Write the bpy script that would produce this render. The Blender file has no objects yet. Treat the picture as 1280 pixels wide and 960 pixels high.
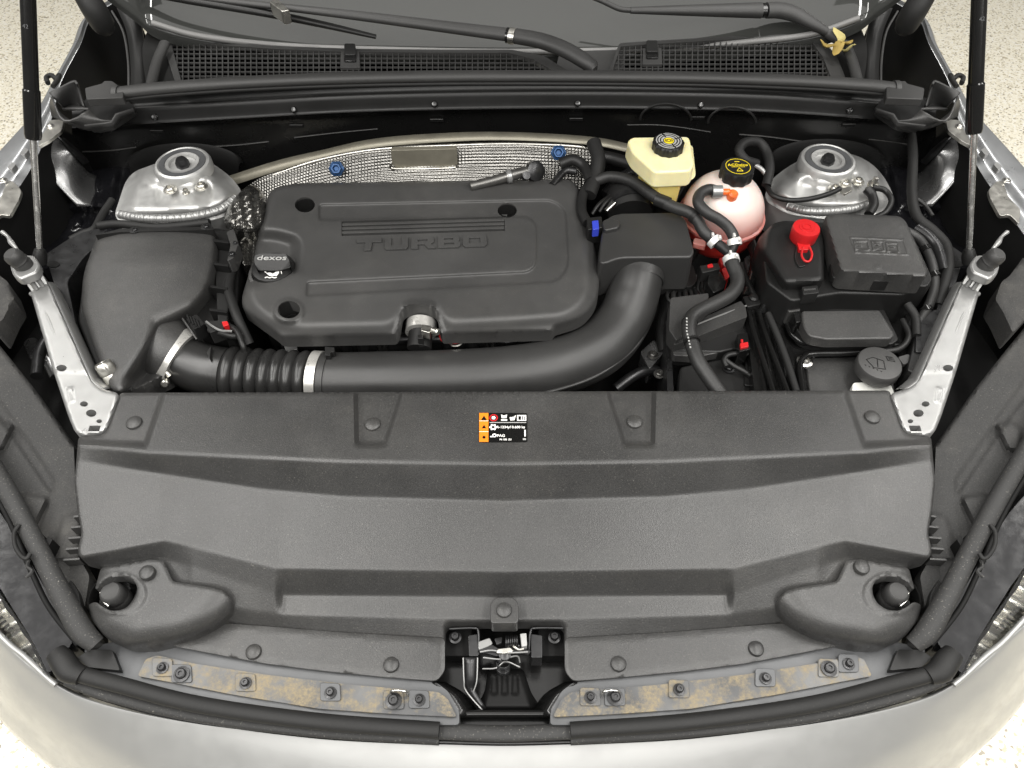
import bpy, bmesh, math, random
import numpy as np
from mathutils import Vector, Matrix
from mathutils.geometry import delaunay_2d_cdt

random.seed(7)
rng = np.random.default_rng(7)
scene = bpy.context.scene
COL = scene.collection

# ------------------------------------------------------------------ camera
CAM_H, PITCH, FPX = 1.80, math.radians(52.0), 960.0      # metres, down-tilt, focal length in photo pixels
CP, SP = math.cos(PITCH), math.sin(PITCH)
cam_data = bpy.data.cameras.new('camera')
cam_data.sensor_width = 36.0
cam_data.lens = 36.0 * FPX / 1280.0
cam_data.clip_start, cam_data.clip_end = 0.02, 200.0
cam = bpy.data.objects.new('camera', cam_data)
cam.location = (0, 0, CAM_H)
cam.rotation_euler = (math.pi / 2 - PITCH, 0, 0)
COL.objects.link(cam)
scene.camera = cam

# ------------------------------------------------------------------ light: an indoor showroom, pale walls and ceiling, LED strips
world = bpy.data.worlds.new('World')
scene.world = world
world.use_nodes = True
bg = world.node_tree.nodes['Background']
bg.inputs['Color'].default_value = (1.0, 0.985, 0.95, 1)
bg.inputs['Strength'].default_value = 0.15

def ceiling_light(loc, sx, sy, power):
    d = bpy.data.lights.new('ceiling_strip_and_fill', 'AREA')
    d.shape = 'RECTANGLE'; d.size = sx; d.size_y = sy; d.energy = power
    d.color = (1.0, 0.98, 0.945)
    o = bpy.data.objects.new('ceiling_strip_and_fill', d)
    o.location = loc
    COL.objects.link(o)
    return o
for x in (-2.7, -1.0, 1.0, 2.7):
    ceiling_light((x, 0.4, 3.3), 0.22, 4.4, 58)
ceiling_light((0.0, -1.6, 3.3), 3.6, 0.22, 26)
ceiling_light((0.0, -0.6, 3.5), 7.0, 5.0, 118)      # added broad fill standing in for light bounced off a white ceiling

scene.view_settings.view_transform = 'Standard'
scene.view_settings.look = 'None'
scene.view_settings.exposure = 0.42
scene.view_settings.gamma = 1.0
scene.view_settings.use_curve_mapping = False
scene.cycles.max_bounces = 8
scene.cycles.use_denoising = True

# ------------------------------------------------------------------ pixel -> place
def ray(u, v):
    cx, cy = (u - 640.0) / FPX, (480.0 - v) / FPX
    return cx, CP + cy * SP, -SP + cy * CP
def Z(u, v, z):
    """the point at height z seen at photo pixel u, v"""
    dx, dy, dz = ray(u, v)
    t = (z - CAM_H) / dz
    return Vector((dx * t, dy * t, CAM_H + dz * t))
def Y(u, v, y):
    """the point on the upright plane y seen at photo pixel u, v"""
    dx, dy, dz = ray(u, v)
    t = y / dy
    return Vector((dx * t, y, CAM_H + dz * t))
def Zn(u, v, z):
    dx, dy, dz = ray(u, v)
    t = (z - CAM_H) / dz
    return np.stack([dx * t, dy * t, CAM_H + dz * t], -1)
MIR = 1262.0
def mir(pts):
    return [(MIR - p[0],) + tuple(p[1:]) for p in pts]

# ------------------------------------------------------------------ objects
WM = {}
def _link(o, parent, label=None):
    COL.objects.link(o)
    m = o.matrix_basis.copy()
    WM[o.name] = m
    if parent is not None:
        o.parent = parent
        o.matrix_parent_inverse = WM[parent.name].inverted()
    if label: o['label'] = label
    return o
def thing(name, label, cat, loc, group=None):
    o = bpy.data.objects.new(name, None)
    o.empty_display_size = 0.05
    o.location = loc
    o['label'] = label; o['category'] = cat
    if group: o['group'] = group
    return _link(o, None)
def tag(o, label, cat, group=None):
    o['label'] = label; o['category'] = cat
    if group: o['group'] = group
    return o
def mk(name, verts, faces, mat, parent=None, smooth=True, bevel=0.0, seg=3, sharp=40, thick=0.0, label=None, recalc=True, weld=False):
    me = bpy.data.meshes.new(name)
    me.from_pydata([tuple(v) for v in verts], [], [tuple(int(i) for i in f) for f in faces])
    bm = bmesh.new(); bm.from_mesh(me)
    if weld: bmesh.ops.remove_doubles(bm, verts=bm.verts, dist=1e-6)
    if recalc: bmesh.ops.recalc_face_normals(bm, faces=bm.faces)
    bm.to_mesh(me); bm.free()
    if smooth:
        me.polygons.foreach_set('use_smooth', [True] * len(me.polygons))
        if not bevel and sharp: me.set_sharp_from_angle(angle=math.radians(sharp))
    me.materials.append(mat)
    o = bpy.data.objects.new(name, me)
    if thick:
        s = o.modifiers.new('thick', 'SOLIDIFY'); s.thickness = thick; s.offset = -1
    if bevel:
        b = o.modifiers.new('bevel', 'BEVEL'); b.width = bevel; b.segments = seg
        b.limit_method = 'ANGLE'; b.angle_limit = math.radians(32); b.harden_normals = True
    return _link(o, parent, label)
def clone(src, name, parent, delta):
    o = bpy.data.objects.new(name, src.data)
    for m in src.modifiers:
        n = o.modifiers.new(m.name, m.type)
        if m.type == 'BEVEL':
            n.width, n.segments, n.limit_method, n.angle_limit, n.harden_normals = m.width, m.segments, m.limit_method, m.angle_limit, m.harden_normals
    o.location = delta
    return _link(o, parent)

def rnd(pts, r=8.0, n=5):
    """round the corners of a closed outline"""
    P = [np.array(p[:2], float) for p in pts]; out = []
    N = len(P)
    for i in range(N):
        a, b, c = P[i - 1], P[i], P[(i + 1) % N]
        la, lc = np.linalg.norm(a - b), np.linalg.norm(c - b)
        rr = pts[i][2] if len(pts[i]) > 2 else r
        d = min(rr, la * .49, lc * .49)
        p0, p1 = b + (a - b) / max(la, 1e-9) * d, b + (c - b) / max(lc, 1e-9) * d
        for k in range(n + 1):
            t = k / n
            out.append(tuple((1 - t) ** 2 * p0 + 2 * t * (1 - t) * b + t * t * p1))
    return out
def spline(pts, n=8, closed=False):
    """Catmull-Rom through points of any dimension"""
    P = [np.array(p, float) for p in pts]; N = len(P); out = []
    rngi = range(N if closed else N - 1)
    for i in rngi:
        p1, p2 = P[i], P[(i + 1) % N]
        p0 = P[i - 1] if (closed or i > 0) else 2 * p1 - p2
        p3 = P[(i + 2) % N] if (closed or i < N - 2) else 2 * p2 - p1
        for k in range(n):
            t = k / n
            out.append(.5 * ((2 * p1) + (-p0 + p2) * t + (2 * p0 - 5 * p1 + 4 * p2 - p3) * t * t + (-p0 + 3 * p1 - 3 * p2 + p3) * t ** 3))
    if not closed: out.append(P[-1])
    return out
def ell(u, v, a, b, n=28, rot=0.0):
    c, s = math.cos(rot), math.sin(rot)
    return [(u + a * math.cos(t) * c - b * math.sin(t) * s, v + a * math.cos(t) * s + b * math.sin(t) * c) for t in (2 * math.pi * k / n for k in range(n))]

def offset(poly, d):
    P = np.array([p[:2] for p in poly], float)
    if abs(d) < 1e-9: return [tuple(p) for p in P]
    area = .5 * np.sum(P[:, 0] * np.roll(P[:, 1], -1) - np.roll(P[:, 0], -1) * P[:, 1])
    t = np.roll(P, -1, 0) - np.roll(P, 1, 0)
    n = np.stack([t[:, 1], -t[:, 0]], -1); n /= np.maximum(np.linalg.norm(n, axis=1, keepdims=True), 1e-9)
    return [tuple(p) for p in P + n * d * (1 if area > 0 else -1)]
def sdf(poly, U, V):
    """signed distance in pixels, positive inside"""
    P = np.array([p[:2] for p in poly], float)
    d = np.full(U.shape, 1e18); s = np.zeros(U.shape, bool)
    for i in range(len(P)):
        a, b = P[i - 1], P[i]
        e = b - a; w0, w1 = U - a[0], V - a[1]
        t = np.clip((w0 * e[0] + w1 * e[1]) / max(e @ e, 1e-12), 0, 1)
        d = np.minimum(d, (w0 - e[0] * t) ** 2 + (w1 - e[1] * t) ** 2)
        c = ((a[1] <= V) & (b[1] > V)) | ((b[1] <= V) & (a[1] > V))
        with np.errstate(divide='ignore', invalid='ignore'):
            x = a[0] + (V - a[1]) / (b[1] - a[1]) * e[0]
        s ^= c & (U < x)
    d = np.sqrt(d)
    return np.where(s, d, -d)
def sstep(x):
    x = np.clip(x, 0, 1)
    return x * x * (3 - 2 * x)
class HM:
    """a height field on photo pixels: heights in metres, one sample a pixel"""
    def __init__(s, u0, v0, u1, v1, z=0.0):
        s.u0, s.v0 = u0, v0
        s.U, s.V = np.meshgrid(np.arange(u0, u1 + 1, dtype=float), np.arange(v0, v1 + 1, dtype=float))
        s.h = np.full(s.U.shape, float(z))
    def lines(s, L):
        vs, zs = [], []
        us = s.U[0]
        for pts in L:
            a = np.array(pts, float)
            vs.append(np.interp(us, a[:, 0], a[:, 1])); zs.append(np.interp(us, a[:, 0], a[:, 2]))
        vs, zs = np.array(vs), np.array(zs)
        for j in range(len(us)):
            s.h[:, j] = np.interp(s.V[:, j], vs[:, j], zs[:, j])
    def add(s, poly, dz, soft=4.0):
        s.h += dz * sstep(sdf(poly, s.U, s.V) / soft + .5)
    def blur(s, sig):
        r = int(sig * 3); k = np.exp(-.5 * (np.arange(-r, r + 1) / sig) ** 2); k /= k.sum()
        a = np.pad(s.h, r, mode='edge')
        a = np.apply_along_axis(lambda m: np.convolve(m, k, 'valid'), 0, a)
        s.h = np.apply_along_axis(lambda m: np.convolve(m, k, 'valid'), 1, a)
    def __call__(s, U, V):
        x = np.clip(U - s.u0, 0, s.h.shape[1] - 1.001); y = np.clip(V - s.v0, 0, s.h.shape[0] - 1.001)
        i, j = x.astype(int), y.astype(int); fx, fy = x - i, y - j
        h = s.h
        return (h[j, i] * (1 - fx) * (1 - fy) + h[j, i + 1] * fx * (1 - fy) + h[j + 1, i] * (1 - fx) * fy + h[j + 1, i + 1] * fx * fy)

def relief(name, outline, zf, mat, parent=None, step=4.0, holes=(), skirt=0.012, edge=None, fine=(), label=None, creases=()):
    """a moulded panel: outline and holes in pixels, height zf(u, v); rim folded down by skirt"""
    loops = [list(outline)] + [list(h) for h in holes]
    pts, edges, pts_ok = [], [], {}
    def sub(loop, st):
        out = []
        for i in range(len(loop)):
            a, b = np.array(loop[i][:2], float), np.array(loop[(i + 1) % len(loop)][:2], float)
            k = max(1, int(np.linalg.norm(b - a) / st))
            out += [tuple(a + (b - a) * q / k) for q in range(k)]
        return out
    for L in loops:
        L = sub(L, step); b0 = len(pts)
        pts += L
        edges += [(b0 + i, b0 + (i + 1) % len(L)) for i in range(len(L))]
    cl = []
    for poly, w in creases:                       # mesh lines along the two shoulders of a step, so that its edge stays clean
        for q in (-2 * w, -w, 0.0, w, 2 * w):
            L = sub(offset(poly, q), 2.0)
            A = np.array(L); k = sdf(outline, A[:, 0], A[:, 1]) > 1.0
            for h in holes: k &= sdf(h, A[:, 0], A[:, 1]) < -1.0
            b0 = len(pts); pts += L
            edges += [(b0 + i, b0 + (i + 1) % len(L)) for i in range(len(L)) if k[i] and k[(i + 1) % len(L)]]
            cl.append((L, k)); bad_from = b0
            pts_ok.update({b0 + i: bool(k[i]) for i in range(len(L))})
    nb = len(pts)
    o = np.array([p[:2] for p in outline], float)
    def fill(u0, v0, u1, v1, st, poly=None):
        gu, gv = np.meshgrid(np.arange(u0, u1, st), np.arange(v0, v1, st))
        gu = gu + (np.arange(gu.shape[0])[:, None] % 2) * st * .5
        gu, gv = gu.ravel(), gv.ravel()
        keep = sdf(outline, gu, gv) > st * .45
        for h in holes: keep &= sdf(h, gu, gv) < -st * .45
        for cp_, cw_ in creases: keep &= np.abs(sdf(cp_, gu, gv)) > 2 * cw_ + st * .35
        if poly is not None: keep &= sdf(poly, gu, gv) > 0
        else:
            for fp, fs in fine: keep &= sdf(fp, gu, gv) < -fs
        return [(a, b) for a, b in zip(gu[keep], gv[keep])]
    pts += fill(o[:, 0].min(), o[:, 1].min(), o[:, 0].max(), o[:, 1].max(), step)
    for fp, fs in fine:
        f = np.array([p[:2] for p in fp]); pts += fill(f[:, 0].min(), f[:, 1].min(), f[:, 0].max(), f[:, 1].max(), fs, fp)
    if pts_ok:                                     # drop crease points that fall outside the panel
        keepi = [i for i in range(len(pts)) if pts_ok.get(i, True)]; rmi = {i: k for k, i in enumerate(keepi)}
        pts = [pts[i] for i in keepi]; edges = [(rmi[x], rmi[y]) for x, y in edges]
    v2, e2, f2, ov, oe, of = delaunay_2d_cdt([Vector(p) for p in pts], edges, [], 0, 1e-4)
    a = np.array([tuple(p) for p in v2])
    tri = np.array([f for f in f2 if len(f) == 3])
    c = a[tri].mean(1)
    ok = sdf(outline, c[:, 0], c[:, 1]) > 0
    for h in holes: ok &= sdf(h, c[:, 0], c[:, 1]) < 0
    tri = tri[ok]
    z = zf(a[:, 0], a[:, 1]) if callable(zf) else np.full(len(a), float(zf))
    if edge:
        rp, rz = edge
        d = np.clip(sdf(outline, a[:, 0], a[:, 1]) / rp, 0, 1)
        z = z - rz * (1 - np.sqrt(np.clip(1 - (1 - d) ** 2, 0, 1)))
    V = Zn(a[:, 0], a[:, 1], z)
    V = list(V); F = [tuple(t) for t in tri]
    cnt = {}
    for t in F:
        for i in range(3):
            e = (t[i], t[(i + 1) % 3]); k = (min(e), max(e))
            cnt[k] = None if k in cnt else e
    low = {}
    for k, e in cnt.items():
        if e is None: continue
        for i in e:
            if i not in low:
                low[i] = len(V); V.append(V[i] - np.array([0, 0, skirt]))
        F.append((e[1], e[0], low[e[0]], low[e[1]]))
    used = sorted({i for f in F for i in f}); rm = {i: k for k, i in enumerate(used)}
    return mk(name, [V[i] for i in used], [tuple(rm[i] for i in f) for f in F], mat, parent, sharp=48, label=label)

def prism(name, outline, zt, zb, mat, parent=None, bevel=0.003, taper=0.0, r=0, holes=None, label=None, seg=3):
    """a solid block: top outline in pixels at height zt (number or per-point), walls straight down to zb"""
    if r: outline = rnd(outline, r)
    top = [Z(p[0], p[1], zt if not callable(zt) else zt(p[0], p[1])) for p in outline]
    c = sum(top, Vector()) / len(top)
    bot = [Vector((c.x + (p.x - c.x) * (1 + taper), c.y + (p.y - c.y) * (1 + taper), zb)) for p in top]
    n = len(top)
    F = [tuple(range(n)), tuple(range(2 * n - 1, n - 1, -1))] + [(i, (i + 1) % n, n + (i + 1) % n, n + i) for i in range(n)]
    return mk(name, top + bot, F, mat, parent, bevel=bevel, seg=seg, label=label)
def boxw(name, c, size, mat, parent=None, bevel=0.002, rot=None, label=None):
    sx, sy, sz = [s / 2 for s in size]
    V = [Vector((x, y, z)) for x in (-sx, sx) for y in (-sy, sy) for z in (-sz, sz)]
    if rot is not None: V = [rot @ v for v in V]
    V = [v + Vector(c) for v in V]
    F = [(0, 1, 3, 2), (4, 6, 7, 5), (0, 4, 5, 1), (2, 3, 7, 6), (0, 2, 6, 4), (1, 5, 7, 3)]
    return mk(name, V, F, mat, parent, bevel=bevel, label=label)
def frame_of(d):
    d = Vector(d).normalized()
    a = Vector((0, 0, 1)) if abs(d.z) < .9 else Vector((0, 1, 0))
    x = d.cross(a).normalized(); y = x.cross(d).normalized()
    return x, y, d
def tube(name, pts, rad, mat, parent=None, seg=16, n=8, cap=True, flat=1.0, mod=None, label=None, smooth_path=True, sharp=50):
    """a hose through world points; rad a number or one per point; flat squashes it upright; mod(s) scales the radius along it"""
    R = rad if isinstance(rad, (list, tuple)) else [rad] * len(pts)
    Q = [np.array(tuple(p) + (r,)) for p, r in zip(pts, R)]
    if smooth_path: Q = spline(Q, n)
    Q = np.array(Q)
    if mod is not None:
        L = np.concatenate([[0], np.cumsum(np.linalg.norm(np.diff(Q[:, :3], axis=0), axis=1))])
        m = max(int(L[-1] / 0.0012), 20); s = np.linspace(0, L[-1], m)
        Q = np.stack([np.interp(s, L, Q[:, k]) for k in range(4)], -1)
        Q[:, 3] *= np.array([mod(x) for x in s])
    P = [Vector(q[:3]) for q in Q]; V, F = [], []
    ref = None
    for i, p in enumerate(P):
        d = (P[min(i + 1, len(P) - 1)] - P[max(i - 1, 0)])
        if ref is None: x, y, d = frame_of(d)
        else:
            d = d.normalized(); x = (ref - d * ref.dot(d)).normalized(); y = x.cross(d)
        ref = x
        for k in range(seg):
            t = 2 * math.pi * k / seg
            o = (x * math.cos(t) + y * math.sin(t)) * Q[i, 3]
            if flat != 1.0: o.z *= flat
            V.append(p + o)
    for i in range(len(P) - 1):
        for k in range(seg):
            a, b = i * seg + k, i * seg + (k + 1) % seg
            F.append((a, b, b + seg, a + seg))
    if cap:
        F.append(tuple(range(seg))[::-1]); F.append(tuple(range((len(P) - 1) * seg, len(P) * seg)))
    return mk(name, V, F, mat, parent, sharp=sharp, label=label)
def lathe(name, prof, loc, mat, parent=None, seg=32, axis=(0, 0, 1), rmod=None, squash=(1, 1), label=None, sharp=35, cap=True):
    """a turned part: prof = (radius, height) up the axis from loc"""
    x, y, d = frame_of(axis)
    if abs(d.z) > .999: x, y = Vector((1, 0, 0)), Vector((0, 1, 0))
    V, F = [], []; loc = Vector(loc)
    for r, h in prof:
        for k in range(seg):
            t = 2 * math.pi * k / seg
            rr = r * (rmod(t, h) if rmod else 1)
            V.append(loc + x * (rr * math.cos(t) * squash[0]) + y * (rr * math.sin(t) * squash[1]) + d * h)
    for i in range(len(prof) - 1):
        for k in range(seg):
            a, b = i * seg + k, i * seg + (k + 1) % seg
            F.append((a, b, b + seg, a + seg))
    ring = len(prof) == 4 and prof[0][0] > 0 and prof[3][0] > 0 and (abs(prof[0][0] - prof[3][0]) < 1e-9 or abs(prof[0][1] - prof[3][1]) < 1e-9)
    if ring:
        F += [(3 * seg + k, 3 * seg + (k + 1) % seg, (k + 1) % seg, k) for k in range(seg)]; cap = False
    if cap and prof[0][0] > 1e-6: F.append(tuple(range(seg))[::-1])
    if cap and prof[-1][0] > 1e-6: F.append(tuple(range((len(prof) - 1) * seg, len(prof) * seg)))
    return mk(name, V, F, mat, parent, sharp=sharp, label=label, weld=True)
def loft(name, rows, mat, parent=None, n=None, m=1, thick=0.0, closed=False, label=None, sharp=60, bevel=0.0):
    """a skin over rows of world points; n resamples each row through a spline, m adds rows between"""
    R = []
    for r in rows:
        r = [tuple(p) for p in r]
        if n: r = [tuple(p) for p in spline(r, n, closed)]
        R.append(r)
    if m > 1:
        A = np.array(R); R = [list(map(tuple, a)) for a in spline([a for a in A], m)]
    w = len(R[0]); V = [p for r in R for p in r]; F = []
    for i in range(len(R) - 1):
        for k in range(w if closed else w - 1):
            a, b = i * w + k, i * w + (k + 1) % w
            F.append((a, b, b + w, a + w))
    return mk(name, V, F, mat, parent, thick=thick, label=label, sharp=sharp, bevel=bevel)
def flat_poly(name, pts, mat, parent=None, thick=0.0004, label=None):
    """a thin cut-out: world points in one plane, given a little thickness"""
    n = len(pts)
    nn = (Vector(pts[1]) - Vector(pts[0])).cross(Vector(pts[2]) - Vector(pts[0])).normalized()
    if nn.z < 0: nn = -nn
    top = [Vector(p) + nn * thick for p in pts]; bot = [Vector(p) for p in pts]
    F = [tuple(range(n)), tuple(range(2 * n - 1, n - 1, -1))] + [(i, (i + 1) % n, n + (i + 1) % n, n + i) for i in range(n)]
    return mk(name, top + bot, F, mat, parent, smooth=False, label=label)
def text(name, body, size, loc, xd, yd, mat, parent=None, ext=0.0003, sx=1.0, bold=0.0, label=None):
    cu = bpy.data.curves.new(name, 'FONT'); cu.body = body; cu.size = size; cu.extrude = ext; cu.offset = bold
    cu.align_x = 'CENTER'; cu.align_y = 'CENTER'
    t = bpy.data.objects.new(name + '_tmp', cu); COL.objects.link(t)
    dg = bpy.context.evaluated_depsgraph_get(); dg.update()
    me = bpy.data.meshes.new_from_object(t.evaluated_get(dg))
    bpy.data.objects.remove(t)
    xd = Vector(xd).normalized(); yd = Vector(yd); yd = (yd - xd * yd.dot(xd)).normalized(); zd = xd.cross(yd)
    M = Matrix((( xd.x * sx, yd.x, zd.x, loc[0]), (xd.y * sx, yd.y, zd.y, loc[1]), (xd.z * sx, yd.z, zd.z, loc[2]), (0, 0, 0, 1)))
    me.transform(M)
    me.materials.clear(); me.materials.append(mat)
    o = bpy.data.objects.new(name, me)
    return _link(o, parent, label)

# ------------------------------------------------------------------ materials
def newmat(name):
    m = bpy.data.materials.new(name); m.use_nodes = True
    nt = m.node_tree
    return m, nt, nt.nodes['Principled BSDF'], nt.nodes.new('ShaderNodeTexCoord')
def node(nt, kind, **kw):
    n = nt.nodes.new(kind)
    for k, v in kw.items():
        if k in n.inputs: n.inputs[k].default_value = v
        else: setattr(n, k, v)
    return n
def noise(nt, tc, scale, detail=3.0, rough=0.6):
    n = node(nt, 'ShaderNodeTexNoise', Scale=scale, Detail=detail, Roughness=rough)
    nt.links.new(tc.outputs['Object'], n.inputs['Vector'])
    return n
def ramp(nt, src, a, b, c0, c1):
    r = nt.nodes.new('ShaderNodeValToRGB')
    r.color_ramp.elements[0].position = a; r.color_ramp.elements[1].position = b
    r.color_ramp.elements[0].color = tuple(c0) + (1,) if len(c0) == 3 else c0
    r.color_ramp.elements[1].color = tuple(c1) + (1,) if len(c1) == 3 else c1
    nt.links.new(src, r.inputs[0])
    return r
def g(v): return (v, v * .99, v * .972)
def plastic(name, base, rough=0.5, grain=0.25, gscale=1100.0, dust=0.0, spec=0.5, tint=None, smudge=0.0):
    m, nt, b, tc = newmat(name)
    c = tint or g(base)
    big = noise(nt, tc, 9.0, 5.0)
    r = ramp(nt, big.outputs['Fac'], .3, .75, [x * .86 for x in c], [x * 1.14 for x in c])
    out = r.outputs['Color']
    if grain >= .4:                                # moulded grain: pits and peaks differ a little in tone
        fg = noise(nt, tc, 520.0, 2.0, .8)
        fr_ = ramp(nt, fg.outputs['Fac'], .34, .66, (.78, .78, .78), (1.22, 1.22, 1.22))
        mm = node(nt, 'ShaderNodeMix', data_type='RGBA', blend_type='MULTIPLY'); mm.inputs[0].default_value = 1.0
        nt.links.new(out, mm.inputs[6]); nt.links.new(fr_.outputs[0], mm.inputs[7]); out = mm.outputs[2]
    if dust:
        sp = noise(nt, tc, 420.0, 2.0, .75)
        patch = noise(nt, tc, 13.0, 4.0)
        rr = ramp(nt, sp.outputs['Fac'], .62, .74, (0, 0, 0), (1, 1, 1))
        pp = ramp(nt, patch.outputs['Fac'], .35, .8, (.25, .25, .25), (1, 1, 1))
        mul = node(nt, 'ShaderNodeMath', operation='MULTIPLY'); mul2 = node(nt, 'ShaderNodeMath', operation='MULTIPLY')
        nt.links.new(rr.outputs[0], mul.inputs[0]); nt.links.new(pp.outputs[0], mul.inputs[1])
        nt.links.new(mul.outputs[0], mul2.inputs[0]); mul2.inputs[1].default_value = dust
        mx = node(nt, 'ShaderNodeMix', data_type='RGBA')
        nt.links.new(mul2.outputs[0], mx.inputs[0]); nt.links.new(out, mx.inputs[6]); mx.inputs[7].default_value = (.42, .40, .35, 1)
        out = mx.outputs[2]
    if smudge:                                     # handled and dusty patches, faint dried water marks
        sm = noise(nt, tc, 5.5, 8.0, .68); wv = noise(nt, tc, 38.0, 6.0, .7)
        s1 = ramp(nt, sm.outputs['Fac'], .46, .72, (0, 0, 0), (1, 1, 1)); s2 = ramp(nt, wv.outputs['Fac'], .35, .65, (.2, .2, .2), (1, 1, 1))
        m1 = node(nt, 'ShaderNodeMath', operation='MULTIPLY'); nt.links.new(s1.outputs[0], m1.inputs[0]); nt.links.new(s2.outputs[0], m1.inputs[1])
        m2 = node(nt, 'ShaderNodeMath', operation='MULTIPLY'); nt.links.new(m1.outputs[0], m2.inputs[0]); m2.inputs[1].default_value = smudge
        mx2 = node(nt, 'ShaderNodeMix', data_type='RGBA'); nt.links.new(m2.outputs[0], mx2.inputs[0]); nt.links.new(out, mx2.inputs[6]); mx2.inputs[7].default_value = (.30, .28, .245, 1)
        out = mx2.outputs[2]
    nt.links.new(out, b.inputs['Base Color'])
    rn = ramp(nt, big.outputs['Fac'], .3, .7, [rough - .06] * 3, [rough + .07] * 3)
    nt.links.new(rn.outputs[0], b.inputs['Roughness'])
    b.inputs['Specular IOR Level'].default_value = spec
    if grain:
        gn = noise(nt, tc, gscale, 2.0)
        bp = node(nt, 'ShaderNodeBump', Strength=grain, Distance=0.0006)
        nt.links.new(gn.outputs['Fac'], bp.inputs['Height']); nt.links.new(bp.outputs['Normal'], b.inputs['Normal'])
    return m
def metal(name, base, rough=0.3, var=0.1, bump=0.1, scale=60.0, metallic=1.0, coat=0.0):
    m, nt, b, tc = newmat(name)
    n = noise(nt, tc, scale, 5.0, .65)
    r = ramp(nt, n.outputs['Fac'], .3, .7, [x * (1 - var) for x in base], [min(1, x * (1 + var)) for x in base])
    nt.links.new(r.outputs[0], b.inputs['Base Color'])
    rr = ramp(nt, n.outputs['Fac'], .3, .7, [max(.03, rough - .08)] * 3, [rough + .1] * 3)
    nt.links.new(rr.outputs[0], b.inputs['Roughness'])
    b.inputs['Metallic'].default_value = metallic
    b.inputs['Coat Weight'].default_value = coat
    if bump:
        bp = node(nt, 'ShaderNodeBump', Strength=bump, Distance=0.0008)
        nt.links.new(n.outputs['Fac'], bp.inputs['Height']); nt.links.new(bp.outputs['Normal'], b.inputs['Normal'])
    return m
def plain(name, col, rough=.5, metallic=0.0, **kw):
    m, nt, b, tc = newmat(name)
    n = noise(nt, tc, 40.0, 4.0)
    r = ramp(nt, n.outputs['Fac'], .3, .7, [c * .92 for c in col], [min(1, c * 1.06) for c in col])
    nt.links.new(r.outputs[0], b.inputs['Base Color'])
    b.inputs['Roughness'].default_value = rough; b.inputs['Metallic'].default_value = metallic
    for k, v in kw.items(): b.inputs[k.replace('_', ' ')].default_value = v
    return m

M_cover = plastic('grained_black_plastic', .034, .37, .42, 560, dust=.24, smudge=.06, spec=.5)
M_engine = plastic('satin_grey_plastic', .042, .46, .32, 900, dust=.12, smudge=.06)
M_box = plastic('airbox_plastic', .034, .42, .6, 640, dust=.2, smudge=.07, spec=.55)
M_duct = plastic('duct_plastic', .028, .40, .2, 1300, dust=.06, spec=.45)
M_black = plastic('black_plastic', .011, .42, .2, 900, dust=.03, spec=.34)
M_blackm = plastic('matt_black_plastic', .006, .65, .3, 700, dust=.03, spec=.2)
M_gloss = plastic('gloss_black_plastic', .007, .16, .06, 500, dust=.02)
M_trim = plastic('fibre_trim_plastic', .032, .75, .8, 420, dust=.3, spec=.35, smudge=.14)
M_rubber = plastic('black_rubber', .012, .58, .25, 600, dust=.06, spec=.3)
M_dusty = plastic('dusty_rubber', .018, .65, .3, 500, dust=.6)
M_firewall = plastic('gloss_firewall_plastic', .006, .28, .08, 300, dust=.01)
M_seal = plastic('seal_rubber', .036, .55, .2, 900, dust=.12)
M_grille = plastic('cowl_grille_plastic', .030, .55, .2, 900, dust=.12)
M_pale_trim = plastic('pale_windscreen_seal', .17, .45, .2, 900, dust=.05)
M_paint = metal('silver_body_paint', (.290, .291, .285), .36, .0, 0, 30, .4, .5)
M_void = plain('painted_cavity_shade', (.002, .002, .002), .9, 0, Specular_IOR_Level=0.0)  # near-black without gloss: shade behind the cowl mesh put into the colour
M_paintd = metal('silver_fender_paint', (.24, .245, .25), .32, .03, 0, 30, .6, 1.0)
M_steel = metal('silver_sprayed_steel', (.30, .30, .295), .34, .05, .05, 40, .55)
M_tower = metal('strut_tower_steel', (.50, .50, .49), .44, .05, .04, 60, .65)
M_gusset = metal('dark_glossy_sheet', (.20, .20, .20), .24, .1, .04, 22, .8)
M_zinc = metal('zinc_plate', (.60, .585, .54), .33, .05, .04, 60)
M_chrome = metal('bright_steel', (.72, .71, .68), .22, .03, 0, 80)
M_band = metal('clamp_band_steel', (.58, .57, .54), .30, .05, .05, 80, .6)
M_dark_steel = metal('blackened_steel', (.05, .05, .051), .32, .12, .05, 60, .8)
M_primer = metal('grey_primer', (.085, .087, .09), .40, .1, .05, 30, .3)
M_blackpaint = metal('black_body_paint', (.006, .006, .007), .14, .1, 0, 50, 0.0, .0)
M_white = plain('white_print', (.78, .77, .74), .5)
M_grey_print = plain('grey_print', (.36, .36, .35), .5)
M_orange = plain('warning_orange', (.78, .20, .006), .45)
M_red = plain('red_plastic', (.46, .010, .012), .4)
M_redd = plain('dark_red_plastic', (.30, .01, .01), .4)
M_yellow = plain('yellow_print', (.80, .62, .02), .5)
M_blue = plain('blue_plastic', (.03, .05, .42), .4)
M_bluepaint = metal('blue_nut', (.02, .06, .15), .4, .3, .2, 200, .5)
M_orange_nip = plain('orange_nozzle', (.85, .16, .03), .3, 0, Subsurface_Weight=.3, Subsurface_Radius=(.01, .004, .002), Subsurface_Scale=.5)
M_cream = plain('cream_tank_plastic', (.80, .74, .44), .32, 0, Subsurface_Weight=.5, Subsurface_Radius=(.012, .010, .005), Subsurface_Scale=.6)
M_creamd = plain('fluid_filled_plastic', (.74, .60, .20), .32, 0, Subsurface_Weight=.5, Subsurface_Radius=(.012, .009, .003), Subsurface_Scale=.6)
M_tank = plain('milky_tank_plastic', (.55, .37, .33), .28, 0, Subsurface_Weight=.6, Subsurface_Radius=(.02, .010, .008), Subsurface_Scale=.7)
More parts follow.
